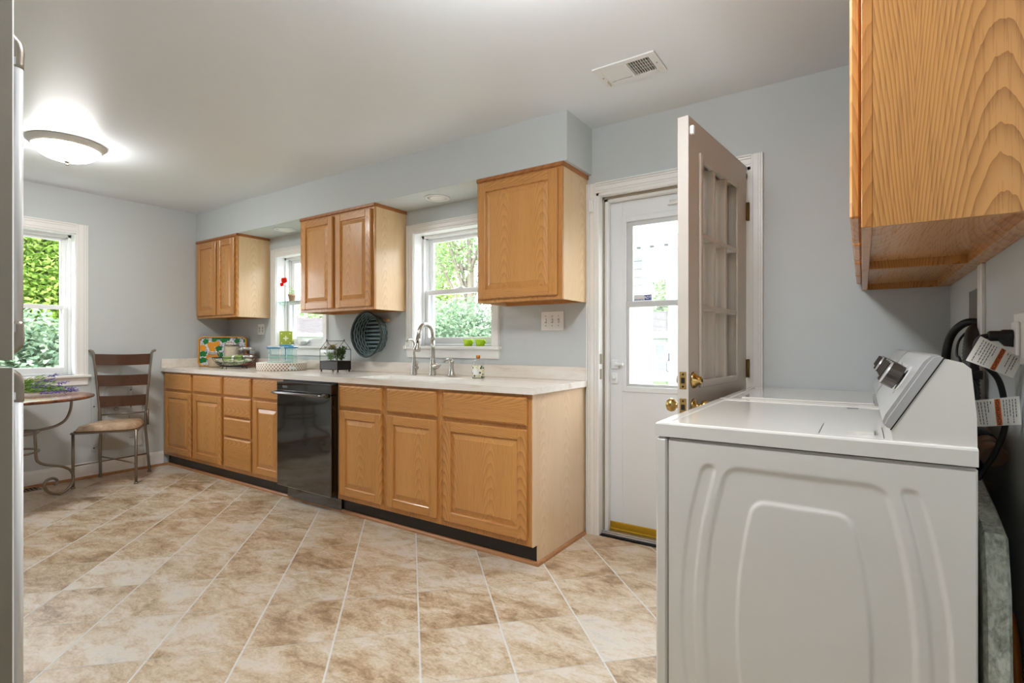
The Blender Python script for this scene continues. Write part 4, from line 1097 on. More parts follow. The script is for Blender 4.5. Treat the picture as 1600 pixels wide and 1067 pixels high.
mb.grid(lambda u, v: (bc[0] + (R + .006 + .006 * math.sin(u * 9)) * math.cos(a0 + .30 * u), bc[1] + (R + .006 + .006 * math.sin(u * 9)) * math.sin(a0 + .30 * u), CT + .012 + .022 * v + .006 * math.sin(u * 4)), 10, 3); mb.recalc = False; obj('cloth_bow', mb, flat('pale_mint_cloth', (222, 236, 230), .7), r, label='pale mint cloth bow')
M_jar = glass('jar_glass', (.86, .955, .96), 1.3)
M_blue = flat('blue_rim_glass', (52, 138, 190), .15, coat=.4)
M_grn = flat('green_band_glass', (150, 205, 170), .2)
def blue_jar(label, c, h, rad, handle=None):
    r = root('glass_jar', label, 'jar', (c[0], c[1], CT + .010), group='blue-rimmed glass jars in the woven tray')
    z = CT + .0105
    mb = MB(); mb.lathe([(rad * .9, z), (rad, z + .008), (rad * 1.0, z + h * .5), (rad * .93, z + h * .56), (rad * .95, z + h * .8), (rad * 1.04, z + h)], (*c, 0), 28); obj('glass_wall', mb, M_jar, r)
    mb = MB(); mb.tube([(c[0] + rad * 1.045 * math.cos(a), c[1] + rad * 1.045 * math.sin(a), z + h) for a in [k * 2 * PI / 28 for k in range(28)]], .0070, 8, closed=True); obj('blue_rim', mb, M_blue, r, label='bright blue rim')
    mb = MB(); mb.tube([(c[0] + rad * .95 * math.cos(a), c[1] + rad * .95 * math.sin(a), z + h * .56) for a in [k * 2 * PI / 28 for k in range(28)]], .0028, 6, closed=True); obj('green_band', mb, M_grn, r)
    if handle is not None:
        dx, dy = math.cos(handle), math.sin(handle)
        pts = [(c[0] + dx * (rad + q), c[1] + dy * (rad + q), z + h * t) for q, t in ((0, .95), (.022, .92), (.03, .7), (.02, .45), (0, .40))]
        mb = MB(); mb.tube(smooth_path(pts, 5), .004, 8); obj('handle', mb, M_blue, r)
blue_jar('left blue-rimmed glass jar, nearest the bowl', (-4.160, 2.555), .178, .048)
blue_jar('tallest blue-rimmed glass jar with a blue handle at the back of the tray', (-4.150, 2.672), .196, .050, -.7)
blue_jar('right blue-rimmed glass jar in the woven tray', (-3.985, 2.605), .182, .048)

# ------------------------------------------------------------------ corner: fruit tray, canisters, wire bowl
A, B = Vector((-5.432, 2.548, CT)), Vector((-5.040, 2.812, CT))
W = (B - A).length; rz = math.atan2(B.y - A.y, B.x - A.x); mid = (A + B) / 2
r = root('serving_tray', 'large rectangular tray painted with oranges and leaves leaning in the corner', 'tray', (mid.x, mid.y, CT + .0), rz)
H = .292; tl = .04
def TY(x, z, d=0.0): return (x, d + z * tl, z + .003)
out = rounded(W, H, .045, 6, 0, H / 2); inn = rounded(W - .02, H - .02, .038, 6, 0, H / 2); n = len(out)
mb = MB(); vs = [TY(x, z, -.016) for x, z in out] + [TY(x, z, .006) for x, z in out] + [TY(x, z, -.016) for x, z in inn] + [TY(x, z, 0) for x, z in inn]
fs = []
for k in range(n):
    j = (k + 1) % n; fs += [(k, j, n + j, n + k), (k, j, 2 * n + j, 2 * n + k), (2 * n + k, 2 * n + j, 3 * n + j, 3 * n + k)]
mb.add(vs, fs); mb.recalc = False; obj('rim', mb, flat('amber_rim', (214, 152, 52), .35), r, label='amber coloured tray rim')
def dots():
    t = NT('tray_blue_dots'); v = t.n('ShaderNodeTexVoronoi'); v.inputs['Scale'].default_value = 70; t.t.links.new(t.coord(), v.inputs['Vector'])
    return t.principled(t.mix(t.math('LESS_THAN', v.outputs['Distance'], .36), srgb(226, 228, 236), srgb(66, 66, 128)), .3)
mb = MB(); vs = [TY(x, z, 0) for x, z in inn] + [TY(x, z, .005) for x, z in inn]
mb.add(vs, [tuple(range(n)), tuple(range(n, 2 * n))] + [(k, (k + 1) % n, n + (k + 1) % n, n + k) for k in range(n)]); obj('painted_panel', mb, dots(), r)
def disc(mb, cx, cz, rx, rzz, d, wob=0, rot=0, nn=18):
    pts = []
    for k in range(nn):
        a = 2 * PI * k / nn; q = 1 + wob * math.sin(a * 5)
        x, z = rx * q * math.cos(a), rzz * q * math.sin(a); x, z = x * math.cos(rot) - z * math.sin(rot), x * math.sin(rot) + z * math.cos(rot)
        pts.append(TY(min(max(cx + x, -W / 2 + .012), W / 2 - .012), min(max(cz + z, .012), H - .012), d))
    mb.add(pts, [tuple(range(nn))])
px = lambda u, v: ((u - 130) / 960 * W - W / 2, H - (v - 135) / 595 * H)     # picture crop -> panel
gm, om = MB(), MB(); gm.recalc = om.recalc = False
for i, (u, v, a, b, ro) in enumerate([(265, 235, 60, 55, .3), (430, 205, 50, 45, 0), (520, 175, 60, 30, 0), (630, 205, 70, 55, .2), (700, 180, 55, 45, 0), (890, 220, 60, 50, .3), (1050, 215, 40, 45, 0), (530, 370, 70, 55, .2), (215, 480, 80, 60, 0), (560, 500, 60, 55, .5), (700, 410, 60, 40, 0), (215, 610, 85, 55, .2), (400, 640, 85, 40, 0), (540, 640, 65, 55, 0), (800, 620, 60, 40, 0), (960, 560, 60, 50, 0)]):
    cx, cz = px(u, v); disc(gm, cx, cz, a / 960 * W, b / 595 * H, -.0006 - i * .00002, .16, ro)
for i, (u, v, a, b, ro) in enumerate([(365, 300, 72, 55, 0), (480, 285, 75, 55, .3), (400, 390, 65, 55, 0), (200, 365, 78, 62, 0), (345, 550, 68, 58, 0), (450, 535, 66, 60, 0), (740, 310, 62, 65, 0), (880, 400, 60, 55, 0)]):
    cx, cz = px(u, v); disc(om, cx, cz, a / 960 * W, b / 595 * H, -.0012 - i * .00002, .02, ro)
obj('painted_leaves', gm, flat('tray_leaf_green', (30, 122, 58), .35, var=.25), r); obj('painted_oranges', om, flat('tray_orange', (236, 158, 36), .35, var=.12), r)

M_can = glass('canister_glass', (.95, .95, .94))
def canister(label, c, rad, h, fill, fillh, lidmat, sq=False):
    r = root('storage_jar', label, 'jar', (*c, CT), group='storage jars in the counter corner')
    z = CT + .0005
    mb = MB(); mb.lathe([(0, z), (rad * .94, z), (rad, z + .008), (rad, z + h - .03), (rad * .9, z + h - .018), (rad * .9, z + h - .012)], (*c, 0), 28); obj('glass_wall', mb, M_can, r)
    mb = MB(); mb.lathe([(0, z + .004), (rad * .93, z + .004), (rad * .95, z + .012), (rad * .95, z + fillh), (rad * .6, z + fillh + .005), (0, z + fillh + .004)], (*c, 0), 24); obj('contents', mb, fill, r)
    mb = MB(); mb.lathe([(rad * .93, z + h - .030), (rad * .93, z + h - .004), (rad * .88, z + h), (0, z + h + .001)], (*c, 0), 28); obj('lid', mb, lidmat, r)
M_lid = flat('steel_lid', (206, 204, 200), .25, .9)
canister('tall canister of pale flour with a steel lid before the fruit tray', (-5.062, 2.680), .068, .232, flat('flour', (226, 212, 190), .9), .195, M_lid)
canister('wide glass jar of dark red contents with steel lid behind the wire bowl', (-4.905, 2.740), .074, .190, flat('dried_fruit', (150, 92, 76), .7, var=.5, bump=1, bscale=120), .12, M_lid)
canister('small jar with steel lid left of the tall flour canister', (-5.120, 2.540), .050, .152, flat('oats', (196, 178, 150), .9, var=.2), .09, M_lid)
c = (-4.705, 2.515); R = .178
r = root('wire_bowl', 'black wire bowl with folded green patterned cloths on the counter', 'bowl', (*c, CT))
mb = MB()
ring = lambda rad, z, n=32: [(c[0] + rad * math.cos(a), c[1] + rad * math.sin(a), z) for a in [k * 2 * PI / n for k in range(n)]]
mb.tube(ring(R, CT + .100), .0035, 8, closed=True); mb.tube(ring(R * .60, CT + .022), .003, 8, closed=True); mb.tube(ring(R * .84, CT + .058), .0022, 6, closed=True)
obj('wire_ring', mb, M_blackm, r)
mb = MB()
for k in range(12):
    a = k * 2 * PI / 12; q = [(R, .100), (R * .93, .075), (R * .80, .048), (R * .60, .022)]
    mb.tube([(c[0] + u * math.cos(a), c[1] + u * math.sin(a), CT + z) for u, z in q], .002, 6)
for k in range(4):
    a = k * PI / 2; mb.tube([(c[0] + R * .6 * math.cos(a + da), c[1] + R * .6 * math.sin(a + da), CT + .0235) for da in (-.0, PI)], .002, 6)
obj('wire_ribs', mb, M_blackm, r)
for k in range(4):
    a = k * PI / 2 + .5; mb = MB(); mb.tube([(c[0] + R * .6 * math.cos(a), c[1] + R * .6 * math.sin(a), CT + .022), (c[0] + R * .66 * math.cos(a), c[1] + R * .66 * math.sin(a), CT + .004)], .003, 6); mb.ball((c[0] + R * .66 * math.cos(a), c[1] + R * .66 * math.sin(a), CT + .005), .005, 8, 6); obj('foot', mb, M_blackm, r)
M_nap = pattern_mat('leaf_print_cloth', (228, 236, 220), (126, 164, 92), (150, 186, 120), (92, 132, 70), 34)
r = root('folded_cloth', 'green leaf-print cloth lining the wire bowl', 'cloth', (*c, CT + .03))
rr = random.Random(4)
def lin(u, v):
    a = u * 2 * PI; q = v; rad = R * (.50 + .40 * q) * (1 - .0); w = 1 + .03 * math.sin(a * 7 + 2 * q)
    return (c[0] + rad * q * w * math.cos(a), c[1] + rad * q * w * math.sin(a), CT + .030 + .052 * q * q + .004 * math.sin(a * 7) * q)
mb = MB(); mb.grid(lin, 48, 8); mb.recalc = False; obj('cloth_sheet', mb, M_nap, r)
for i, (dx, dy, ro, lab) in enumerate([(-.052, .030, .42, 'rolled green cloth lying to the left in the wire bowl'), (.030, -.042, .40, 'rolled green cloth lying to the right in the wire bowl')]):
    r = root('rolled_cloth', lab, 'cloth', (c[0] + dx, c[1] + dy, CT + .08))
    u = Vector((math.cos(ro), math.sin(ro), .10)); p = Vector((c[0] + dx, c[1] + dy, CT + .090))
    mb = MB(); mb.tube([p - u * .085, p - u * .08, p, p + u * .08, p + u * .085], [.018, .024, .026, .024, .018], 14); obj('cloth_roll', mb, flat('green_cloth', (132, 158, 82), .8, var=.2, bump=.4, bscale=300), r)
    mb = MB()
    q = p + u * (.02 if i == 0 else .03); mb.tube([q - u * .010, q + u * .010], .0285, 16); obj('napkin_ring', mb, flat('napkin_ring_white', (240, 240, 238), .4), r)
r = root('jar_lid', 'loose round steel lid resting on the right side of the wire bowl', 'lid', (-4.645, 2.60, CT + .103))
mb = MB(); mb.lathe([(.040, CT + .098), (.043, CT + .100), (.043, CT + .116), (.040, CT + .119), (0, CT + .120)], (-4.640, 2.600, 0), 26); obj('lid_cap', mb, M_lid, r)
mb = MB(); mb.lathe([(.0435, CT + .100), (.0445, CT + .102), (.0435, CT + .104)], (-4.640, 2.600, 0), 26); obj('lid_rim', mb, M_nickel, r)

# ------------------------------------------------------------------ window sills
SZ = 1.119
r = root('glass_shelf', 'small glass shelf across the window behind the two-door wall cabinet', 'shelf', (-4.25, 2.9, 1.528))
mb = MB(); mb.box(W1[0] + .013, W1[1] - .013, 2.864, 2.944, 1.526, 1.532); obj('shelf_pane', mb, glass('shelf_glass', (.75, .93, .88), 1.4), r)
for x in (W1[0] + .012, W1[1] - .022):
    mb = MB(); mb.box(x, x + .010, 2.89, 2.93, 1.510, 1.526, .002); obj('bracket', mb, M_vinyl, r)
pc = (-4.425, 2.903); pz = 1.5325
r = root('potted_flower', 'terracotta pot with a red poppy flower on the glass shelf', 'potted plant', (*pc, pz))
mb = MB(); mb.lathe([(0, pz), (.023, pz), (.031, pz + .050), (.036, pz + .050), (.036, pz + .064), (.031, pz + .064), (.029, pz + .055), (0, pz + .055)], (*pc, 0), 24); obj('pot', mb, flat('terracotta', (196, 150, 122), .8, var=.1), r)
mb, lf = MB(), MB(); lf.recalc = False; rr = random.Random(8)
tips = [((-4.500, 2.872, 1.728)), ((-4.530, 2.868, 1.692)), (-4.46, 2.88, 1.68)]
for tq in tips: mb.tube(smooth_path([(pc[0], pc[1], pz + .055), ((pc[0] + tq[0]) / 2 + .01, pc[1] - .005, (pz + .055 + tq[2]) / 2 + .02), tq], 5), .0013, 6)
for k in range(34):
    a = rr.uniform(0, 2 * PI); s = rr.uniform(.01, .045); q = (pc[0] + s * math.cos(a) * 1.1 - .01, pc[1] + s * math.sin(a) * .6, pz + .06 + rr.uniform(0, .05))
    leaf(lf, q, (math.cos(a), math.sin(a) * .5, rr.uniform(.1, .8)), (0, 0, 1), rr.uniform(.018, .034), .014)
obj('stem', mb, flat('stem_pale', (140, 170, 104), .6), r); obj('leaves', lf, leaf_mat('pale_leaf', (150, 184, 110), (180, 206, 140), (196, 216, 160)), r)
for q, s in ((tips[0], .032), (tips[1], .020)):
    mb = MB(); mb.recalc = False
    for k in range(9):
        a = k * 2 * PI / 9; rad = s * (1 if k % 2 else .85)
        o = Vector(q); nrm = Vector((.55, -.80, .2)).normalized(); uu = nrm.orthogonal().normalized(); vv = nrm.cross(uu); d = uu * math.cos(a) + vv * math.sin(a); e = nrm.cross(d)
        mb.add([o, o + d * rad * .6 + e * rad * .45 + nrm * .004, o + d * rad + e * rad * .2 + nrm * .009, o + d * rad - e * rad * .2 + nrm * .009, o + d * rad * .6 - e * rad * .45 + nrm * .004], [(0, 1, 2, 3, 4)])
    f = obj('flower', mb, leaf_mat('poppy_red', (206, 26, 18), (232, 44, 26), (214, 30, 24), .3), r, label='red flower')
    mb = MB(); mb.ball(tuple(Vector(q) + Vector((.55, -.8, .2)) * .006), s * .22, 10, 6); obj('flower_centre', mb, flat('poppy_centre', (120, 50, 20), .8), f)
r = root('green_tile', 'green glazed tile with white motif standing on the left window sill', 'tile', (-4.535, 2.912, SZ), .56)
hw, hh = .062, .138
mb = MB(); mb.box(-hw, hw, -.005, .005, .0006, hh, .002); obj('tile_body', mb, flat('olive_glaze', (162, 176, 64), .3, var=.18), r)
mb = MB(); mb.recalc = False
for a in range(4):
    ca, sa = math.cos(a * PI / 2), math.sin(a * PI / 2)
    q = [(.0, .0), (.010, .008), (.030, 0), (.010, -.008)]; mb.add([(u * ca - v * sa, -.0056, .070 + u * sa + v * ca) for u, v in q], [(0, 1, 2, 3)])
for a in range(4):
    x, z = (.040 if a % 2 else -.040), (.115 if a > 1 else .025); mb.add([(x + dx, -.0056, z + dz) for dx, dz in ((-.007, 0), (0, -.007), (.007, 0), (0, .007))], [(0, 1, 2, 3)])
obj('white_motif', mb, flat('motif_white', (238, 240, 224), .4), r)
r = root('china_bowl', 'white china bowl with a green sprig on the window sill', 'bowl', (-4.262, 2.905, SZ))
mb = MB(); mb.lathe([(0, SZ + .0006), (.026, SZ + .0006), (.028, SZ + .006), (.045, SZ + .035), (.052, SZ + .054), (.049, SZ + .054), (.042, SZ + .036), (.024, SZ + .010), (0, SZ + .009)], (-4.262, 2.905, 0), 28); obj('bowl_body', mb, flat('china_white', (240, 242, 240), .2), r)
mb = MB(); mb.recalc = False
for k in range(6):
    a = -1.1 + .17 * k; z = SZ + .024 + .004 * (k % 2) + .002 * k; rad = .0400 + .0022 * k * .9 + .002; leaf(mb, (-4.262 + rad * math.cos(a), 2.905 + rad * math.sin(a), z), (-math.sin(a), math.cos(a), .5 if k % 2 else -.4), (math.cos(a), math.sin(a), 0), .012, .006)
obj('painted_sprig', mb, flat('sprig_green', (120, 170, 130), .5), r)
for lab, x in (('left lime green cup on the window sill above the soap bottle', -2.322), ('right lime green cup on the sill next to its twin', -2.212)):
    r = root('lime_cup', lab, 'cup', (x, 2.897, SZ), group='lime green cups on the sill')
    mb = MB(); mb.lathe([(0, SZ + .0006), (.026, SZ + .0006), (.027, SZ + .004), (.036, SZ + .040), (.039, SZ + .047), (.036, SZ + .047), (.033, SZ + .040), (.024, SZ + .008), (0, SZ + .007)], (x, 2.897, 0), 26); obj('cup_body', mb, flat('lime_glaze', (176, 214, 40), .2, var=.1), r)
    mb = MB(); mb.tube(smooth_path([(x + .034, 2.893, SZ + .040), (x + .050, 2.885, SZ + .038), (x + .050, 2.885, SZ + .022), (x + .031, 2.893, SZ + .014)], 4), .0035, 8); obj('handle', mb, flat('lime_glaze', (176, 214, 40), .2), r)

# ------------------------------------------------------------------ hanging basket on the back wall
bx, bz = -3.215, 1.210
r = root('hanging_basket', 'dark green oval woven basket hung on the wall under the cabinet', 'basket', (bx, D, bz))
M_wk = flat('dark_green_wicker', (22, 34, 34), .55, var=.3, bump=.6, bscale=300)
M_wk2 = flat('dark_green_weave', (104, 124, 126), .5, var=.3, bump=.6, bscale=400)
def ell(a, rx, rz, y, tip=0):
    k = 1 + tip * max(0, abs(math.cos(a)) - .6) ** 2
    return (bx + rx * k * math.cos(a), y, bz + rz * math.sin(a))
ya, yb = D - .112, D - .006
mb = MB()
for i in range(7):      # woven side bands
    t = i / 6; y = yb + (ya - yb) * t; rx, rzz = .118 + .040 * t, .138 + .034 * t
    mb.tube([ell(a, rx, rzz, y + .003 * math.sin(a * 17 + i * PI), .5 * t) for a in [k * 2 * PI / 68 for k in range(68)]], .0052, 6, closed=True)
obj('woven_side', mb, M_wk2, r)
mb = MB(); mb.grid(lambda u, v: ell(u * 2 * PI, .119 + .038 * v, .139 + .032 * v, yb + (ya - yb) * v, .5 * v), 64, 4); mb.recalc = False; obj('side_lining', mb, M_wk, r)
mb = MB()
for k in range(26):
    a = k * 2 * PI / 26; mb.tube([ell(a, .119, .139, yb), ell(a, .138, .156, (ya + yb) / 2, .2), ell(a, .160, .173, ya, .5)], .0036, 5)
obj('side_stakes', mb, M_wk, r)
mb = MB(); mb.tube([ell(a, .160, .174, ya, .5) for a in [k * 2 * PI / 64 for k in range(64)]], .0085, 8, closed=True); obj('rim', mb, flat('green_black_rim', (34, 48, 46), .4), r)
mb = MB()
for i in range(9):      # ribbed base
    z = -.125 + .250 * i / 8; w = .116 * math.sqrt(max(0, 1 - (z / .14) ** 2))
    mb.tube([(bx - w, yb - .004, bz + z), (bx - w * .5, yb - .012, bz + z), (bx, yb - .013, bz + z), (bx + w * .5, yb - .012, bz + z), (bx + w, yb - .004, bz + z)], .0155, 8, flat=.7)
obj('base_weave', mb, M_wk2, r)
mb = MB()
mb.prism([ (ell(a, .118, .138, 0)[0], ell(a, .118, .138, 0)[2]) for a in [k * 2 * PI / 32 for k in range(32)]], 'y', D - .0055, D - .001); obj('base_back', mb, M_wk, r)
mb = MB(); mb.box(bx + .100, bx + .150, D - .03, D - .0005, bz + .098, bz + .122, .004); tag(obj('wall_peg', mb, oak('peg_wood', 'x', (206, 170, 132), (160, 120, 84)), loc=(bx + .125, D - .015, bz + .11)), 'small pale wooden peg on the wall behind the hanging basket', 'peg')

# ------------------------------------------------------------------ wall plates
def plate(name, label, x0, x1, z0, z1):
    r = root(name, label, 'switch' if 'switch' in name else 'outlet', ((x0 + x1) / 2, D, (z0 + z1) / 2))
    mb = MB(); mb.box(x0, x1, D - .007, D - .0005, z0, z1, .003); obj('cover_plate', mb, M_plate, r); return r
r = plate('light_switch', 'white triple light switch plate below the one-door wall cabinet', -1.694, -1.532, 1.219, 1.340)
for k in range(3):
    x = -1.613 + (k - 1) * .046
    mb = MB(); mb.box(x - .006, x + .006, D - .0078, D - .006, 1.266, 1.292); obj('switch_slot', mb, flat('slot_grey', (150, 150, 148), .5), r)
    mb = MB(); s = 1 if k < 2 else -1; mb.prism([(D - .007, 1.279 - .008), (D - .007, 1.279 + .008), (D - .019, 1.279 + s * .012), (D - .017, 1.279 + s * .004)], 'x', x - .004, x + .004); obj('toggle', mb, M_plate, r)
    for z in (1.249, 1.309):
        mb = MB(); mb.lathe([(.0032, D - .0082), (.0032, D - .006)], (x, 0, z), 8, 'y'); obj('screw', mb, flat('slot_grey', (150, 150, 148), .5), r)
r = plate('wall_outlet', 'white double wall outlet above the counter jars', -4.905, -4.795, 1.222, 1.328)
for x in (-4.876, -4.824):
    mb = MB(); mb.box(x - .016, x + .016, D - .0085, D - .006, 1.245, 1.305, .002); s = obj('socket', mb, flat('socket_grey', (206, 206, 204), .4), r)
    for z in (1.262, 1.288):
        mb = MB(); mb.box(x - .007, x - .004, D - .0092, D - .0083, z - .005, z + .005); mb.box(x + .004, x + .007, D - .0092, D - .0083, z - .005, z + .005); obj('socket_slot', mb, M_dark, s)

# ------------------------------------------------------------------ bistro table, lavender, chair
tc = Vector((-4.94, 1.053)); TR_ = .482; tz = .760
r = root('bistro_table', 'round dark wood table on scrolled metal legs below the window', 'table', (tc.x, tc.y, 0))
mb = MB(); mb.lathe([(0, tz - .024), (TR_ - .03, tz - .024), (TR_ - .006, tz - .018), (TR_, tz - .010), (TR_ - .003, tz - .003), (TR_ - .012, tz), (0, tz)], (tc.x, tc.y, 0), 64)
def table_mat():
    t = NT('dark_inlaid_wood'); a = t.noise(t.coord((3, 40, 3)), 1, 4, .6, .4)
    return t.principled(t.ramp(a, [(.3, srgb(70, 38, 22)), (.55, srgb(122, 72, 42)), (.75, srgb(150, 96, 60))]), .24, 0, .5, None, .1)
obj('tabletop', mb, table_mat(), r)
up = [(.400, .736), (.396, .696), (.389, .633), (.359, .563), (.305, .527), (.244, .513), (.162, .506), (.06, .506)]
lo = [(.162, .508), (.166, .427), (.172, .305), (.193, .268), (.228, .247), (.272, .232), (.328, .213), (.363, .193), (.391, .167), (.408, .122), (.406, .085), (.391, .052), (.352, .020), (.317, .012), (.285, .018), (.250, .038), (.226, .072), (.222, .104), (.240, .130), (.272, .137), (.296, .122), (.303, .104), (.296, .090), (.282, .088)]
for k in range(3):
    a = math.atan2(.9733, -.2297) + k * 2 * PI / 3; ca, sa = math.cos(a), math.sin(a)
    P = lambda q: (tc.x + q[0] * ca, tc.y + q[0] * sa, q[1])
    mb = MB(); mb.tube(smooth_path([P(q) for q in up], 5), .0095, 10); mb.tube(smooth_path([P(q) for q in lo], 5), .0095, 10)
    lg = obj('leg', mb, M_iron, r)
    mb = MB(); mb.lathe([(.011, .0005), (.011, .012)], P((.317, 0)), 10); obj('foot_pad', mb, M_iron, lg)
for z, rad in ((.506, .166), (.372, .168)):
    mb = MB(); mb.tube([(tc.x + rad * math.cos(a), tc.y + rad * math.sin(a), z) for a in [k * 2 * PI / 40 for k in range(40)]], .0075, 8, closed=True); obj('ring', mb, M_iron, r)
# lavender bunch
r = root('lavender_bunch', 'bunch of purple lavender lying on the round table', 'flowers', (-5.02, 1.12, tz))
rr = random.Random(21); st, lf = MB(), MB(); lf.recalc = False
tips = [(-5.00, 1.345, .905), (-5.03, 1.325, .870), (-5.02, 1.41, .845), (-4.98, 1.44, .800), (-5.02, 1.465, .785), (-4.96, 1.40, .785), (-4.92, 1.36, .782), (-5.05, 1.38, .815), (-4.90, 1.33, .778), (-5.08, 1.36, .80), (-4.97, 1.29, .83), (-5.04, 1.25, .84), (-4.93, 1.25, .80), (-5.01, 1.42, .775), (-4.88, 1.27, .776), (-5.06, 1.30, .86), (-4.99, 1.22, .82), (-4.95, 1.45, .776)]
base = Vector((-5.02, .93, tz + .018)); vm = MB(); vm.recalc = False
M_lav = leaf_mat('lavender_purple', (96, 84, 150), (146, 130, 196), (178, 168, 214), .3)
for tq in tips:
    b = base + Vector((rr.uniform(-.03, .03), rr.uniform(-.02, .02), rr.uniform(-.008, .01))); tq = Vector(tq)
    pth = smooth_path([b, b.lerp(tq, .55) + Vector((0, 0, .012)), tq], 8); st.tube(pth, .0016, 5)
    d = (pth[-1] - pth[-3]).normalized(); fl = MB(); fl.recalc = False
    for k in range(26):
        q = tq - d * .062 * (k / 26) + Vector((rr.uniform(-1, 1), rr.uniform(-1, 1), rr.uniform(-1, 1))) * .0035
        dv = Vector((rr.uniform(-1, 1), rr.uniform(-1, 1), rr.uniform(-1, 1))) * .8 + d
        if q.z < tz + .006: q.z = tz + .006
        if dv.z < 0 and q.z < tz + .02: dv.z = .1
        leaf(fl, q, dv, (rr.uniform(-1, 1), rr.uniform(-1, 1), 1), rr.uniform(.014, .023), .012)
    obj('flower_spike', fl, M_lav, r)
    for k in range(46):
        t = rr.uniform(.05, .78); q = pth[int(t * (len(pth) - 1))] + Vector((rr.uniform(-.012, .012), rr.uniform(-.012, .012), rr.uniform(0, .012)))
        dv = d + Vector((rr.uniform(-.9, .9), rr.uniform(-.6, .6), rr.uniform(-.1, .9))); q.z = max(q.z, tz + .004)
        leaf(lf, q, dv, (rr.uniform(-.5, .5), rr.uniform(-.5, .5), 1), rr.uniform(.028, .055), .010)
obj('stems', st, flat('lavender_stem', (92, 116, 66), .6), r)
tag(obj('leaves', lf, leaf_mat('lavender_leaf', (84, 120, 50), (134, 176, 80), (176, 208, 118)), r), kind='stuff')

# chair
FL, FR, BR, BL = Vector((-5.145, 1.480)), Vector((-4.905, 1.820)), Vector((-5.262, 2.055)), Vector((-5.405, 1.742))
r = root('dining_chair', 'metal framed ladder-back dining chair with tan seat and wooden slats', 'chair', (-5.19, 1.78, 0))
wd = (BR - BL).normalized(); fd = ((FL + FR) / 2 - (BL + BR) / 2).normalized()
def V3(p, z): return Vector((p.x, p.y, z))
sL, sR = BL + wd * .0 , BR - wd * .030         # rear posts at seat level
for p in (FL, FR):
    mb = MB(); mb.tube([V3(p, .004), V3(p, .44)], .0105, 10); lg = obj('leg', mb, M_iron, r)
    mb = MB(); mb.lathe([(.015, .0003), (.016, .006), (.011, .014)], (p.x, p.y, 0), 12); obj('foot_cap', mb, M_iron, lg)
tops = []
for p, s, sg in ((BL, sL, -1), (BR, sR, 1)):
    tp = s + wd * sg * .046 - fd * .0; tops.append(tp)
    pth = smooth_path([V3(p, .004), V3(p.lerp(s, .5), .22), V3(s, .46), V3(s.lerp(tp, .45), .76), V3(tp, 1.055)], 5)
    q = Vector((*tp, 0)); 
    pth += [V3(tp + wd * sg * .010, 1.074), V3(tp + wd * sg * .022, 1.080), V3(tp + wd * sg * .032, 1.074)]
    mb = MB(); mb.tube(pth, .0105, 10); lg = obj('rear_post', mb, M_iron, r)
    mb = MB(); mb.lathe([(.015, .0003), (.016, .006), (.011, .014)], (p.x, p.y, 0), 12); obj('foot_cap', mb, M_iron, lg)
    mb = MB(); c0 = s + wd * sg * .012; mb.tube([V3(c0 - fd * .012, .42), V3(c0 - fd * .014, .56)], .012, 8); obj('bracket', mb, M_iron, r)
def post(side, z):
    s, tp = ((sL, tops[0]), (sR, tops[1]))[side]
    return s.lerp(tp, max(0, (z - .46) / .6))
M_slat = oak('slat_brown', 'y', (86, 48, 24), (48, 26, 12), seed=4)
for z0, z1 in ((.955, 1.050), (.775, .870), (.597, .690)):
    zc = (z0 + z1) / 2; a, b = post(0, zc) + wd * .008, post(1, zc) - wd * .008
    mb = MB(); n = 14; vs = []
    for t, off in ((-.009, 0), (.009, 0)):
        for j in (0, 1):
            for i in range(n + 1):
                u = i / n; p = a.lerp(b, u) - fd * (.030 * math.sin(PI * u)) + fd * t; sag = .006 * math.sin(PI * u)
                vs.append((p.x, p.y, (z0 - sag) if j == 0 else (z1 - sag)))
    w = n + 1; fs = []
    for i in range(n):
        fs += [(i, i + 1, w + i + 1, w + i), (2 * w + i, 2 * w + i + 1, 3 * w + i + 1, 3 * w + i), (i, i + 1, 2 * w + i + 1, 2 * w + i), (w + i, w + i + 1, 3 * w + i + 1, 3 * w + i)]
    fs += [(0, w, 3 * w, 2 * w), (n, w + n, 3 * w + n, 2 * w + n)]
    mb.add(vs, fs); obj('back_slat', mb, M_slat, r)
mb = MB(); a, b = post(0, .53), post(1, .53); mb.tube([V3(a, .527), V3(b, .535)], .006, 8); obj('back_rail', mb, M_iron, r)
# seat: rounded cushion on a frame
cA, cB, cC, cD = FL + fd * .022 - wd * .014, FR + fd * .022 + wd * .014, sR - fd * .0 + wd * .004, sL - wd * .004
def seat_pt(u, v, h):
    p = cD.lerp(cC, u).lerp(cA.lerp(cB, u), v); return V3(p, h)
mb = MB(); N = 20
def cush(u, v):
    uu, vv = 2 * u - 1, 2 * v - 1
    m = max(abs(uu), abs(vv)); rr_ = (abs(uu) ** 6 + abs(vv) ** 6) ** (1 / 6)
    k = m / rr_ if rr_ > 1e-6 else 1
    U, Vv = .5 + .5 * uu * k, .5 + .5 * vv * k
    e = 1 - m ** 2
    return seat_pt(U, Vv, .446 + .046 * max(0, 1 - m ** 7) ** .5)
mb.grid(cush, N, N); mb.grid(lambda u, v: cush(u, v) - Vector((0, 0, 0)) if False else V3(Vector(cush(u, v)[:2]), .440), N, N)
def suede():
    t = NT('tan_suede'); a = t.noise(t.coord((14, 14, 14)), 1, 4, .6, .6)
    return t.principled(t.ramp(a, [(.3, srgb(136, 110, 86)), (.55, srgb(172, 146, 118)), (.75, srgb(196, 174, 148))]), .7, 0, .25, t.bump(a, .2, .003))
st = obj('seat', mb, suede(), r)
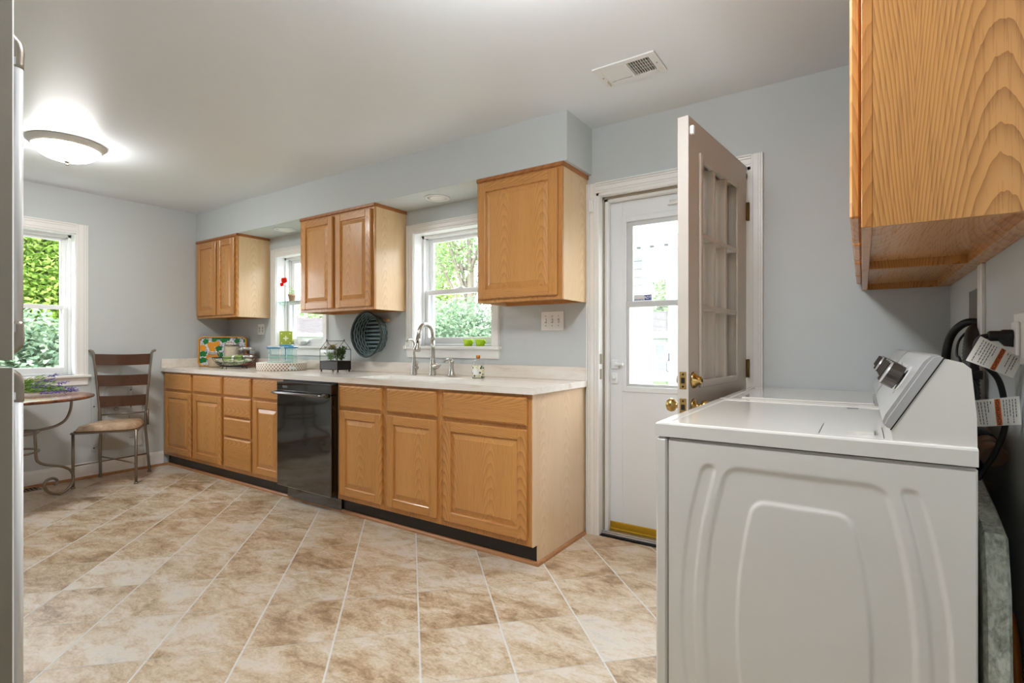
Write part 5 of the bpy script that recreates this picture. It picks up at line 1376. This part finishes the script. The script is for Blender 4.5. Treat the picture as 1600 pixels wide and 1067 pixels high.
rim = [V3(Vector(cush(u, v)[:2]), .443) for u, v in [(i / 24, 1) for i in range(25)] + [(1, 1 - i / 24) for i in range(1, 25)] + [(1 - i / 24, 0) for i in range(1, 25)] + [(0, i / 24) for i in range(1, 24)]]
mb = MB(); mb.tube(rim, .0055, 8, closed=True); obj('seat_piping', mb, flat('dark_piping', (110, 78, 48), .6), st)
mb = MB(); mb.tube([V3(cD.lerp(cA, .06), .430), V3(cA.lerp(cD, .05), .430), V3(cB.lerp(cC, .05), .430), V3(cC.lerp(cB, .06), .430)], .008, 8, closed=True); obj('seat_frame', mb, M_iron, r)
mb = MB(); mb.tube([V3(FL, .175), V3(BR.lerp(sR, .4), .165)], .0055, 8); mb.tube([V3(FR, .165), V3(BL, .175)], .0055, 8); obj('stretcher', mb, M_iron, r)

# ------------------------------------------------------------------ wall access panel, registers, lamps
r = root('access_panel', 'wall-coloured access panel with screws on the left wall behind the chair', 'panel', (XL, 1.88, .52))
mb = MB(); mb.box(XL, XL + .008, 1.692, 2.075, .215, .86, .002); obj('panel_board', mb, flat('panel_paint', (196, 199, 199), .5), r)
for y0, y1 in ((1.786, 1.806), (1.968, 1.990)):
    mb = MB(); mb.box(XL + .008, XL + .016, y0, y1, .30, .86, .002); obj('batten', mb, flat('panel_paint', (196, 199, 199), .5), r)
for y, z in ((1.712, .60), (1.712, .245), (2.02, .32), (1.979, .575), (1.979, .725)):
    mb = MB(); mb.lathe([(.007, XL + .0075), (.006, XL + (.018 if abs(y - 1.979) < .01 else .010)), (0, XL + (.0185 if abs(y - 1.979) < .01 else .0105))], (0, y, z), 10, 'x'); obj('screw', mb, flat('screw_dark', (90, 88, 86), .4, .8), r)
mb = MB(); mb.tube([(XL + .014, 1.872 + .018 * math.cos(a), .562 + .014 * math.sin(a)) for a in [k * 2 * PI / 18 for k in range(18)]], .0035, 6, closed=True); mb.lathe([(.006, XL + .007), (.006, XL + .014)], (0, 1.872, .576), 8, 'x'); obj('ring_pull', mb, M_nickel, r)
r = root('floor_register', 'brown slotted floor vent by the baseboard under the table', 'vent', (-5.375, 1.20, 0))
mb = MB(); mb.box(-5.435, -5.315, 1.05, 1.34, .0003, .004, .001); obj('vent_frame', mb, flat('register_brown', (136, 112, 86), .5, .3), r)
mb = MB()
for k in range(11): mb.box(-5.42, -5.33, 1.066 + k * .024, 1.078 + k * .024, .0032, .0045)
obj('vent_slots', mb, M_dark, r)
r = root('ceiling_vent', 'white rectangular ceiling air vent with half of its louvres dark', 'vent', (-.905, 2.33, ZC))
vx0, vx1, vy0, vy1 = -1.052, -.757, 2.234, 2.422
M_vent = flat('vent_white', (226, 226, 224), .4, var=.01)
mb = MB()
zi = ZC - .006
ix0, ix1, iy0, iy1 = vx0 + .035, vx1 - .035, vy0 + .030, vy1 - .030; xm = (vx0 + vx1) / 2
for a, b, c, d in ((vx0, ix0, vy0, vy1), (ix1, vx1, vy0, vy1), (ix0, ix1, vy0, iy0), (ix0, ix1, iy1, vy1), (xm - .008, xm + .008, iy0, iy1)): mb.box(a, b, c, d, zi - .002, ZC - .0005, .001)
obj('vent_frame', mb, M_vent, r)
mb = MB(); mb.box(ix0, ix1, iy0, iy1, ZC - .0012, ZC - .0006); obj('vent_throat', mb, M_dark, r)
for side in (0, 1):
    mb = MB(); a0, a1 = (ix0, xm - .008) if side == 0 else (xm + .008, ix1); n = 9
    for k in range(n):
        x = a0 + (a1 - a0) * (k + .5) / n
        if side == 0: mb.prism([(x - .0068, zi - .001), (x + .0068, ZC - .0016), (x + .0068, ZC - .0022), (x - .0060, zi - .002)], 'y', iy0, iy1 - .006)
        else: mb.box(x - .0012, x + .0012, iy0, iy1, zi - .002, ZC - .0014)
    if side == 1:
        for y in (iy0 + .034, iy0 + .062, iy0 + .09): mb.box(a0, a1, y - .001, y + .001, ZC - .003, ZC - .0014)
    obj('louvre', mb, M_vent, r)
for x in (vx0 + .018, vx1 - .018):
    mb = MB(); mb.lathe([(0, zi - .004), (.004, zi - .0035), (.004, zi - .001)], (x, (vy0 + vy1) / 2, 0), 10); obj('screw', mb, flat('slot_grey', (150, 150, 148), .5), r)
mb = MB(); mb.box(ix0 - .014, ix0 - .008, iy1 - .03, iy1 + .012, zi - .012, zi - .001, .001); obj('damper_lever', mb, flat('lever_cream', (206, 196, 170), .5), r)
M_lit = None
def flush_lamp(label, cx, cy, rad, strength, drop=.135):
    r = root('ceiling_lamp', label, 'ceiling lamp', (cx, cy, ZC), group='flush ceiling lamps')
    mb = MB(); R = rad
    mb.lathe([(R, ZC - .0005), (R, ZC - .008), (R - .010, ZC - .012), (R - .012, ZC - .022), (R - .020, ZC - .028), (R - .026, ZC - .036), (R - .036, ZC - .038), (R - .040, ZC - .03), (R - .040, ZC - .0005)], (cx, cy, 0), 48); obj('trim_ring', mb, flat('lamp_ring_pewter', (222, 219, 212), .35, .1), r)
    t = NT('lit_alabaster_glass')
    e = t.n('ShaderNodeEmission'); e.inputs[0].default_value = (1.0, .99, .97, 1); e.inputs[1].default_value = strength
    t.t.links.new(e.outputs[0], t.out.inputs[0])
    mb = MB(); q = R - .036
    mb.lathe([(q * math.cos(a), ZC - .034 - (drop - .055) * math.sin(a)) for a in [k * PI / 20 for k in range(11)]], (cx, cy, 0), 40); obj('glass_dome', mb, t.m, r)
    mb = MB(); zb = ZC - .034 - (drop - .055)
    mb.lathe([(.016, zb + .002), (.018, zb - .004), (.010, zb - .010), (.008, zb - .020), (.010, zb - .026), (0, zb - .030)], (cx, cy, 0), 16); obj('finial', mb, M_nickel, r)
flush_lamp('lit flush ceiling lamp with alabaster glass dome above the dining corner', -4.225, 1.185, .200, LAMP_LEFT)
# unseen bowl lamp added for fill light; its open top washes the ceiling
lx, ly = -.72, 1.02
r = root('fill_lamp', 'added fill light shaped as a hanging white glass bowl lamp, out of view', 'ceiling lamp', (lx, ly, ZC))
mb = MB(); mb.lathe([(.065, ZC - .0005), (.065, ZC - .012), (.03, ZC - .022), (.008, ZC - .026)], (lx, ly, 0), 28); obj('canopy', mb, M_nickel, r)
mb = MB(); mb.tube([(lx, ly, ZC - .02), (lx, ly, 2.150)], .007, 10)
for k in range(3):
    a = k * 2 * PI / 3; mb.tube([(lx, ly, ZC - .03), (lx + .19 * math.cos(a), ly + .19 * math.sin(a), 2.232)], .004, 8)
obj('stem', mb, M_nickel, r)
def emit(name, s, c):
    t = NT(name); e = t.n('ShaderNodeEmission'); e.inputs[0].default_value = c; e.inputs[1].default_value = s
    t.t.links.new(e.outputs[0], t.out.inputs[0]); return t.m
mb = MB(); mb.lathe([(.195 * math.cos(a), 2.232 - .085 * math.sin(a)) for a in [k * PI / 20 for k in range(11)]], (lx, ly, 0), 40); mb.lathe([(.195, 2.2315), (.20, 2.236), (.195, 2.238)], (lx, ly, 0), 40); obj('fill_bowl', mb, emit('fill_bowl_glow', LAMP_FILL, (.95, .975, 1.0, 1)), r)
mb = MB(); mb.lathe([(.010, 2.146), (.012, 2.138), (0, 2.128)], (lx, ly, 0), 14); obj('finial', mb, M_nickel, r)
for k in range(3):
    a = k * 2 * PI / 3 + .5; mb = MB(); mb.ball((lx + .09 * math.cos(a), ly + .09 * math.sin(a), 2.205), (.045, .045, .030), 14, 8); obj('fill_bulb', mb, emit('fill_bulb_glow', LAMP_FILL_UP, (.92, .965, 1.0, 1)), r)
for lab, c, rad in (('round white recessed light in the soffit left of the two-door cabinet', (-4.215, 2.695), .092), ('round white recessed light in the soffit above the sink window', (-2.435, 2.700), .088)):
    r = root('recessed_light', lab, 'ceiling light', (*c, 2.142))
    mb = MB(); mb.lathe([(rad, 2.1415), (rad, 2.138), (rad - .012, 2.133), (rad - .018, 2.136), (rad - .02, 2.1395)], (*c, 0), 36); obj('trim_ring', mb, M_vent, r)
    mb = MB(); mb.lathe([(0, 2.1345), (rad * .5, 2.1352), (rad - .019, 2.1385)], (*c, 0), 36); obj('lens', mb, flat('lens_white', (226, 226, 222), .5), r)

# ------------------------------------------------------------------ outdoors
GZ = -.45
mb = MB(); mb.box(-90, 60, D + 1.2, 110, GZ - .2, GZ); mb.box(-90, XL - 1.0, -60, D + 1.2, GZ - .2, GZ)
def lawn():
    t = NT('lawn'); a = t.noise(t.coord((.8, .8, 1)), 1, 5, .7)
    return t.principled(t.ramp(a, [(.3, srgb(78, 92, 60)), (.6, srgb(104, 116, 82))]), .9, 0, .1)
obj('ground_lawn', mb, lawn(), kind=S)
def foliage(name, label, cat, base, trunk_h, blobs, n, size, mat, seed, trunk=.12, branches=6, group='trees outside the windows', lean=(0, 0)):
    r = root(name, label, cat, base, group=group); rr = random.Random(seed)
    b = Vector(base); lf = MB(); lf.recalc = False
    tot = sum(q[3] * q[3] for q in blobs)
    for (x, y, z, R) in blobs:
        for _ in range(int(n * R * R / tot)):
            d = Vector((rr.gauss(0, 1), rr.gauss(0, 1), rr.gauss(0, 1))).normalized() * (rr.random() ** .45) * R
            d.z *= .85; p = b + Vector((x, y, z)) + d
            if p.z < GZ + .05: p.z = GZ + .05 + rr.random() * .2
            leaf(lf, p, (rr.uniform(-1, 1), rr.uniform(-1, 1), rr.uniform(-.8, .6)), (rr.uniform(-1, 1), rr.uniform(-1, 1), 1), size * rr.uniform(.6, 1.3), size * .6)
    tag(obj('foliage', lf, mat, r), kind='stuff')
    tk = MB(); top = b + Vector((lean[0], lean[1], trunk_h))
    tk.tube(smooth_path([b, b.lerp(top, .5) + Vector((lean[1] * .2 + .1, -lean[0] * .2, 0)), top], 5), [trunk * (1 - .6 * i / 10) for i in range(11)], 8)
    for k in range(branches):
        x, y, z, R = blobs[k % len(blobs)]; p0 = b.lerp(top, .35 + .6 * (k / max(branches, 1))); p1 = b + Vector((x, y, z)) + Vector((rr.uniform(-1, 1), rr.uniform(-1, 1), rr.uniform(-.3, 1))) * R * .7
        pth = smooth_path([p0, p0.lerp(p1, .5) + Vector((rr.uniform(-.2, .2), rr.uniform(-.2, .2), .15)), p1], 4); tk.tube(pth, [trunk * .42 * (1 - .75 * i / (len(pth) - 1)) for i in range(len(pth))], 6)
    obj('trunk', tk, flat('bark', (124, 116, 104), .9, var=.2), r)
T_blue = leaf_mat('leaf_blue_green', (98, 122, 100), (134, 156, 128), (162, 180, 150))
T_lime = leaf_mat('leaf_lime', (112, 144, 60), (150, 178, 86), (178, 198, 116))
T_mid = leaf_mat('leaf_mid_green', (116, 144, 100), (150, 176, 128), (180, 198, 154))
# beyond the sink window
foliage('leafy_shrub', 'dense blue-green shrub filling the lower sash of the sink window', 'shrub', (-6.9, 8.0, GZ), 1.6, [(0, 0, .9, 1.1), (-1.3, .6, 1.0, 1.2), (1.2, -.2, 1.0, 1.1), (.2, .3, 1.75, .95), (-1.1, .8, 1.8, 1.0), (1.1, .3, 1.6, .9)], 24000, .10, T_blue, 31, .08)
foliage('tall_tree', 'tall airy tree with bare lower trunk seen through the sink window upper sash', 'tree', (-9.3, 11.6, GZ), 6.2, [(-.6, 0, 4.2, 1.2), (1.0, .3, 4.6, 1.2), (0, 0, 5.9, 1.5), (-1.6, .5, 5.6, 1.2), (1.9, -.2, 5.9, 1.2), (-1.9, .2, 3.4, .9), (1.8, 0, 3.5, .7)], 8000, .13, T_mid, 32, .15, 12)
foliage('young_tree', 'bright lime green tree at the left edge of the sink window', 'tree', (-15.2, 16.6, GZ), 4.4, [(0, 0, 3.6, 1.5), (.1, .1, 5.4, 1.4), (-.2, 0, 2.4, 1.4)], 8000, .18, T_lime, 33, .08)
# beyond the left window
foliage('conifer', 'bright green feathery evergreen in the upper sash of the left window', 'tree', (-12.8, 3.15, GZ), 4.6, [(0, 0, 1.9, 1.1), (.2, .5, 2.7, 1.0), (-.2, -.5, 2.8, 1.0), (0, .1, 3.7, 1.0), (.1, 0, 4.5, .8), (0, 1.2, 2.2, 1.0), (-1.2, .4, 3.0, 1.3), (-1.2, -.6, 1.9, 1.3), (-1.0, 1.2, 3.4, 1.1)], 48000, .105, T_lime, 34, .1)
foliage('leafy_shrub', 'darker mixed green bushes in the lower sash of the left window', 'shrub', (-8.5, 1.75, GZ), 1.1, [(0, 0, .8, .8), (.1, .9, .7, .8), (-.1, -.4, 1.25, .45), (.2, 1.7, .9, .9), (-.1, .7, 1.35, .5), (-.5, .2, 1.6, .6)], 24000, .09, T_blue, 35, .05)
# far rows behind the neighbours
foliage('broad_tree', 'broad tree rising behind the grey-roofed neighbour house', 'tree', (-50, 35.0, -2.2), 6, [(0, 0, 5.5, 3.4), (4.5, 3, 5, 3.2), (-4, -3, 5.4, 3.4), (8, 6, 5.5, 3.5), (-1, 2, 8, 2.6)], 9000, .42, T_mid, 36, .4)
foliage('broad_tree', 'tree above the roof seen through the storm door', 'tree', (-12.2, 37.0, -.8), 5, [(0, 0, 4.5, 2.6), (2.4, .4, 5, 2.4), (-2.4, 0, 4.6, 2.4), (.6, 0, 7, 2.0)], 4200, .36, T_mid, 37, .3)
def siding(name, c, pitch=.115):
    t = NT(name); tc_ = t.n('ShaderNodeTexCoord'); sep = t.n('ShaderNodeSeparateXYZ'); t.t.links.new(tc_.outputs['Object'], sep.inputs[0])
    fr = t.math('FRACT', t.math('DIVIDE', sep.outputs[2], pitch))
    return t.principled(t.mix(t.math('LESS_THAN', fr, .09), srgb(*c), srgb(*[int(q * .72) for q in c])), .5, 0, .3, t.bump(fr, .6, .01))
M_sid = siding('white_siding', (190, 191, 192))
def roofm():
    t = NT('grey_shingles'); a = t.noise(t.coord((1, 1, 3)), 3, 4, .7)
    return t.principled(t.ramp(a, [(.3, srgb(66, 62, 62)), (.7, srgb(92, 88, 87))]), .9, 0, .1)
M_roof = roofm()
def house(label, cx, cy, rz, w, dpt, z0, ze, zr, win=None):
    r = root('neighbour_house', label, 'house', (cx, cy, z0), rz, group='neighbour houses')
    h = ze - z0
    mb = MB(); mb.box(-w / 2, w / 2, -dpt / 2, dpt / 2, 0, h); obj('siding_wall', mb, M_sid, r)
    mb = MB(); o = .35; rh = zr - z0
    mb.prism([(-dpt / 2 - o, h - .05), (-dpt / 2 - o, h + .03), (0, rh), (dpt / 2 + o, h + .03), (dpt / 2 + o, h - .05), (0, rh - .12)], 'x', -w / 2 - o, w / 2 + o); obj('roof', mb, M_roof, r)
    mb = MB(); mb.box(-w / 2 - o, w / 2 + o, -dpt / 2 - o - .04, -dpt / 2 - o, h - .16, h + .05); obj('gutter', mb, M_vinyl, r)
    if win:
        for a, zb, ww, wh in win:
            mb = MB(); mb.box(a - ww / 2, a + ww / 2, -dpt / 2 - .05, -dpt / 2, zb, zb + wh); f = obj('house_window', mb, M_vinyl, r)
            mb = MB(); mb.box(a - ww / 2 + .08, a + ww / 2 - .08, -dpt / 2 - .06, -dpt / 2 - .05, zb + .08, zb + wh - .08); obj('window_pane', mb, flat('dark_pane', (96, 104, 112), .1), f)
            for s in (-1, 1):
                mb = MB(); mb.box(a + s * (ww / 2 + .2) - .17, a + s * (ww / 2 + .2) + .17, -dpt / 2 - .05, -dpt / 2, zb, zb + wh); obj('shutter', mb, flat('shutter_grey', (120, 124, 130), .6), r)
house('low neighbour house with grey roof seen through the left back window', -31.5, 21.6, math.atan2(.883, .611) , 22, 9, -2.0, 1.75, 2.95)
house('white sided neighbour house with grey roof seen through the storm door', -8.1, 25.5, .34, 12, 7, -.7, 1.56, 2.75, [(-.9, .75, .8, 1.05)])
# breezeway at the end of the yard, seen through the storm door
r = root('breezeway', 'white sided breezeway with a glazed door beyond the back door', 'building', (-1.9, 7.4, GZ))
P0, P1 = Vector((-1.93, 6.53)), Vector((-2.57, 7.17))
u = (P1 - P0).normalized(); nn = Vector((-u.y, u.x))
if nn.y > 0: nn = -nn
WLEN = (P1 - P0).length
mb = MB(); mb.box(-3.45, P1.x, 7.17, 7.30, GZ, 2.36); obj('siding_wall', mb, M_sid, r)
mb = MB(); mb.box(P0.x, 3.0, 6.53, 6.66, GZ, 2.36); obj('side_wall', mb, M_sid, r)
mb = MB(); mb.box(-3.6, 3.3, 5.75, 9.5, 2.36, 2.46); mb.box(-3.6, 3.3, 5.70, 5.76, 2.34, 2.62); obj('porch_roof', mb, M_vinyl, r)
mb = MB(); mb.box(-3.6, 3.3, 5.55, 5.70, 2.52, 2.64, .02); obj('gutter', mb, M_vinyl, r)
for k, ux in enumerate((-2.35, -2.18, -2.0)):
    mb = MB(); mb.box(ux - .02, ux + .02, 6.35, 6.39, 2.34, 2.362); obj('soffit_clip', mb, flat('clip_grey', (110, 112, 116), .6), r)
def PW(s, t, z): q = P0 + u * s + nn * t; return (q.x, q.y, z)
mb = MB(PW)
mb.box(0, .10, -.06, .03, GZ, 2.36); mb.box(WLEN - .10, WLEN, -.06, .03, GZ, 2.36); mb.box(.10, WLEN - .10, -.06, .03, 2.12, 2.36); obj('door_frame', mb, M_vinyl, r)
mb = MB(PW); mb.box(.10, .20, -.04, 0, GZ + .1, 2.12); mb.box(WLEN - .20, WLEN - .10, -.04, 0, GZ + .1, 2.12); mb.box(.2, WLEN - .2, -.04, 0, 1.98, 2.12); mb.box(.2, WLEN - .2, -.04, 0, GZ + .1, .30); mb.box(.2, WLEN - .2, -.035, -.005, 1.27, 1.30)
dr = obj('glazed_door', mb, M_storm, r)
mb = MB(PW); mb.box(.2, WLEN - .2, -.022, -.018, .30, 1.98); obj('glass_pane', mb, M_glass, dr)
mb = MB(PW); mb.box(.135, .165, 0, .02, .92, 1.02); mb.tube([PW(.15, .02, .93), PW(.15, .05, .91), PW(.15, .05, .80), PW(.15, .02, .78)] if False else [(.15, .02, .93), (.15, .05, .91), (.15, .05, .80), (.15, .02, .78)], .008, 8); obj('door_handle', mb, flat('handle_grey', (110, 116, 124), .4, .6), dr)
mb = MB(); mb.box(-3.4, 1.6, D + WT + .03, 5.6, -.25, -.08); obj('patio_slab', mb, flat('concrete', (186, 184, 178), .9, var=.08), kind=S)
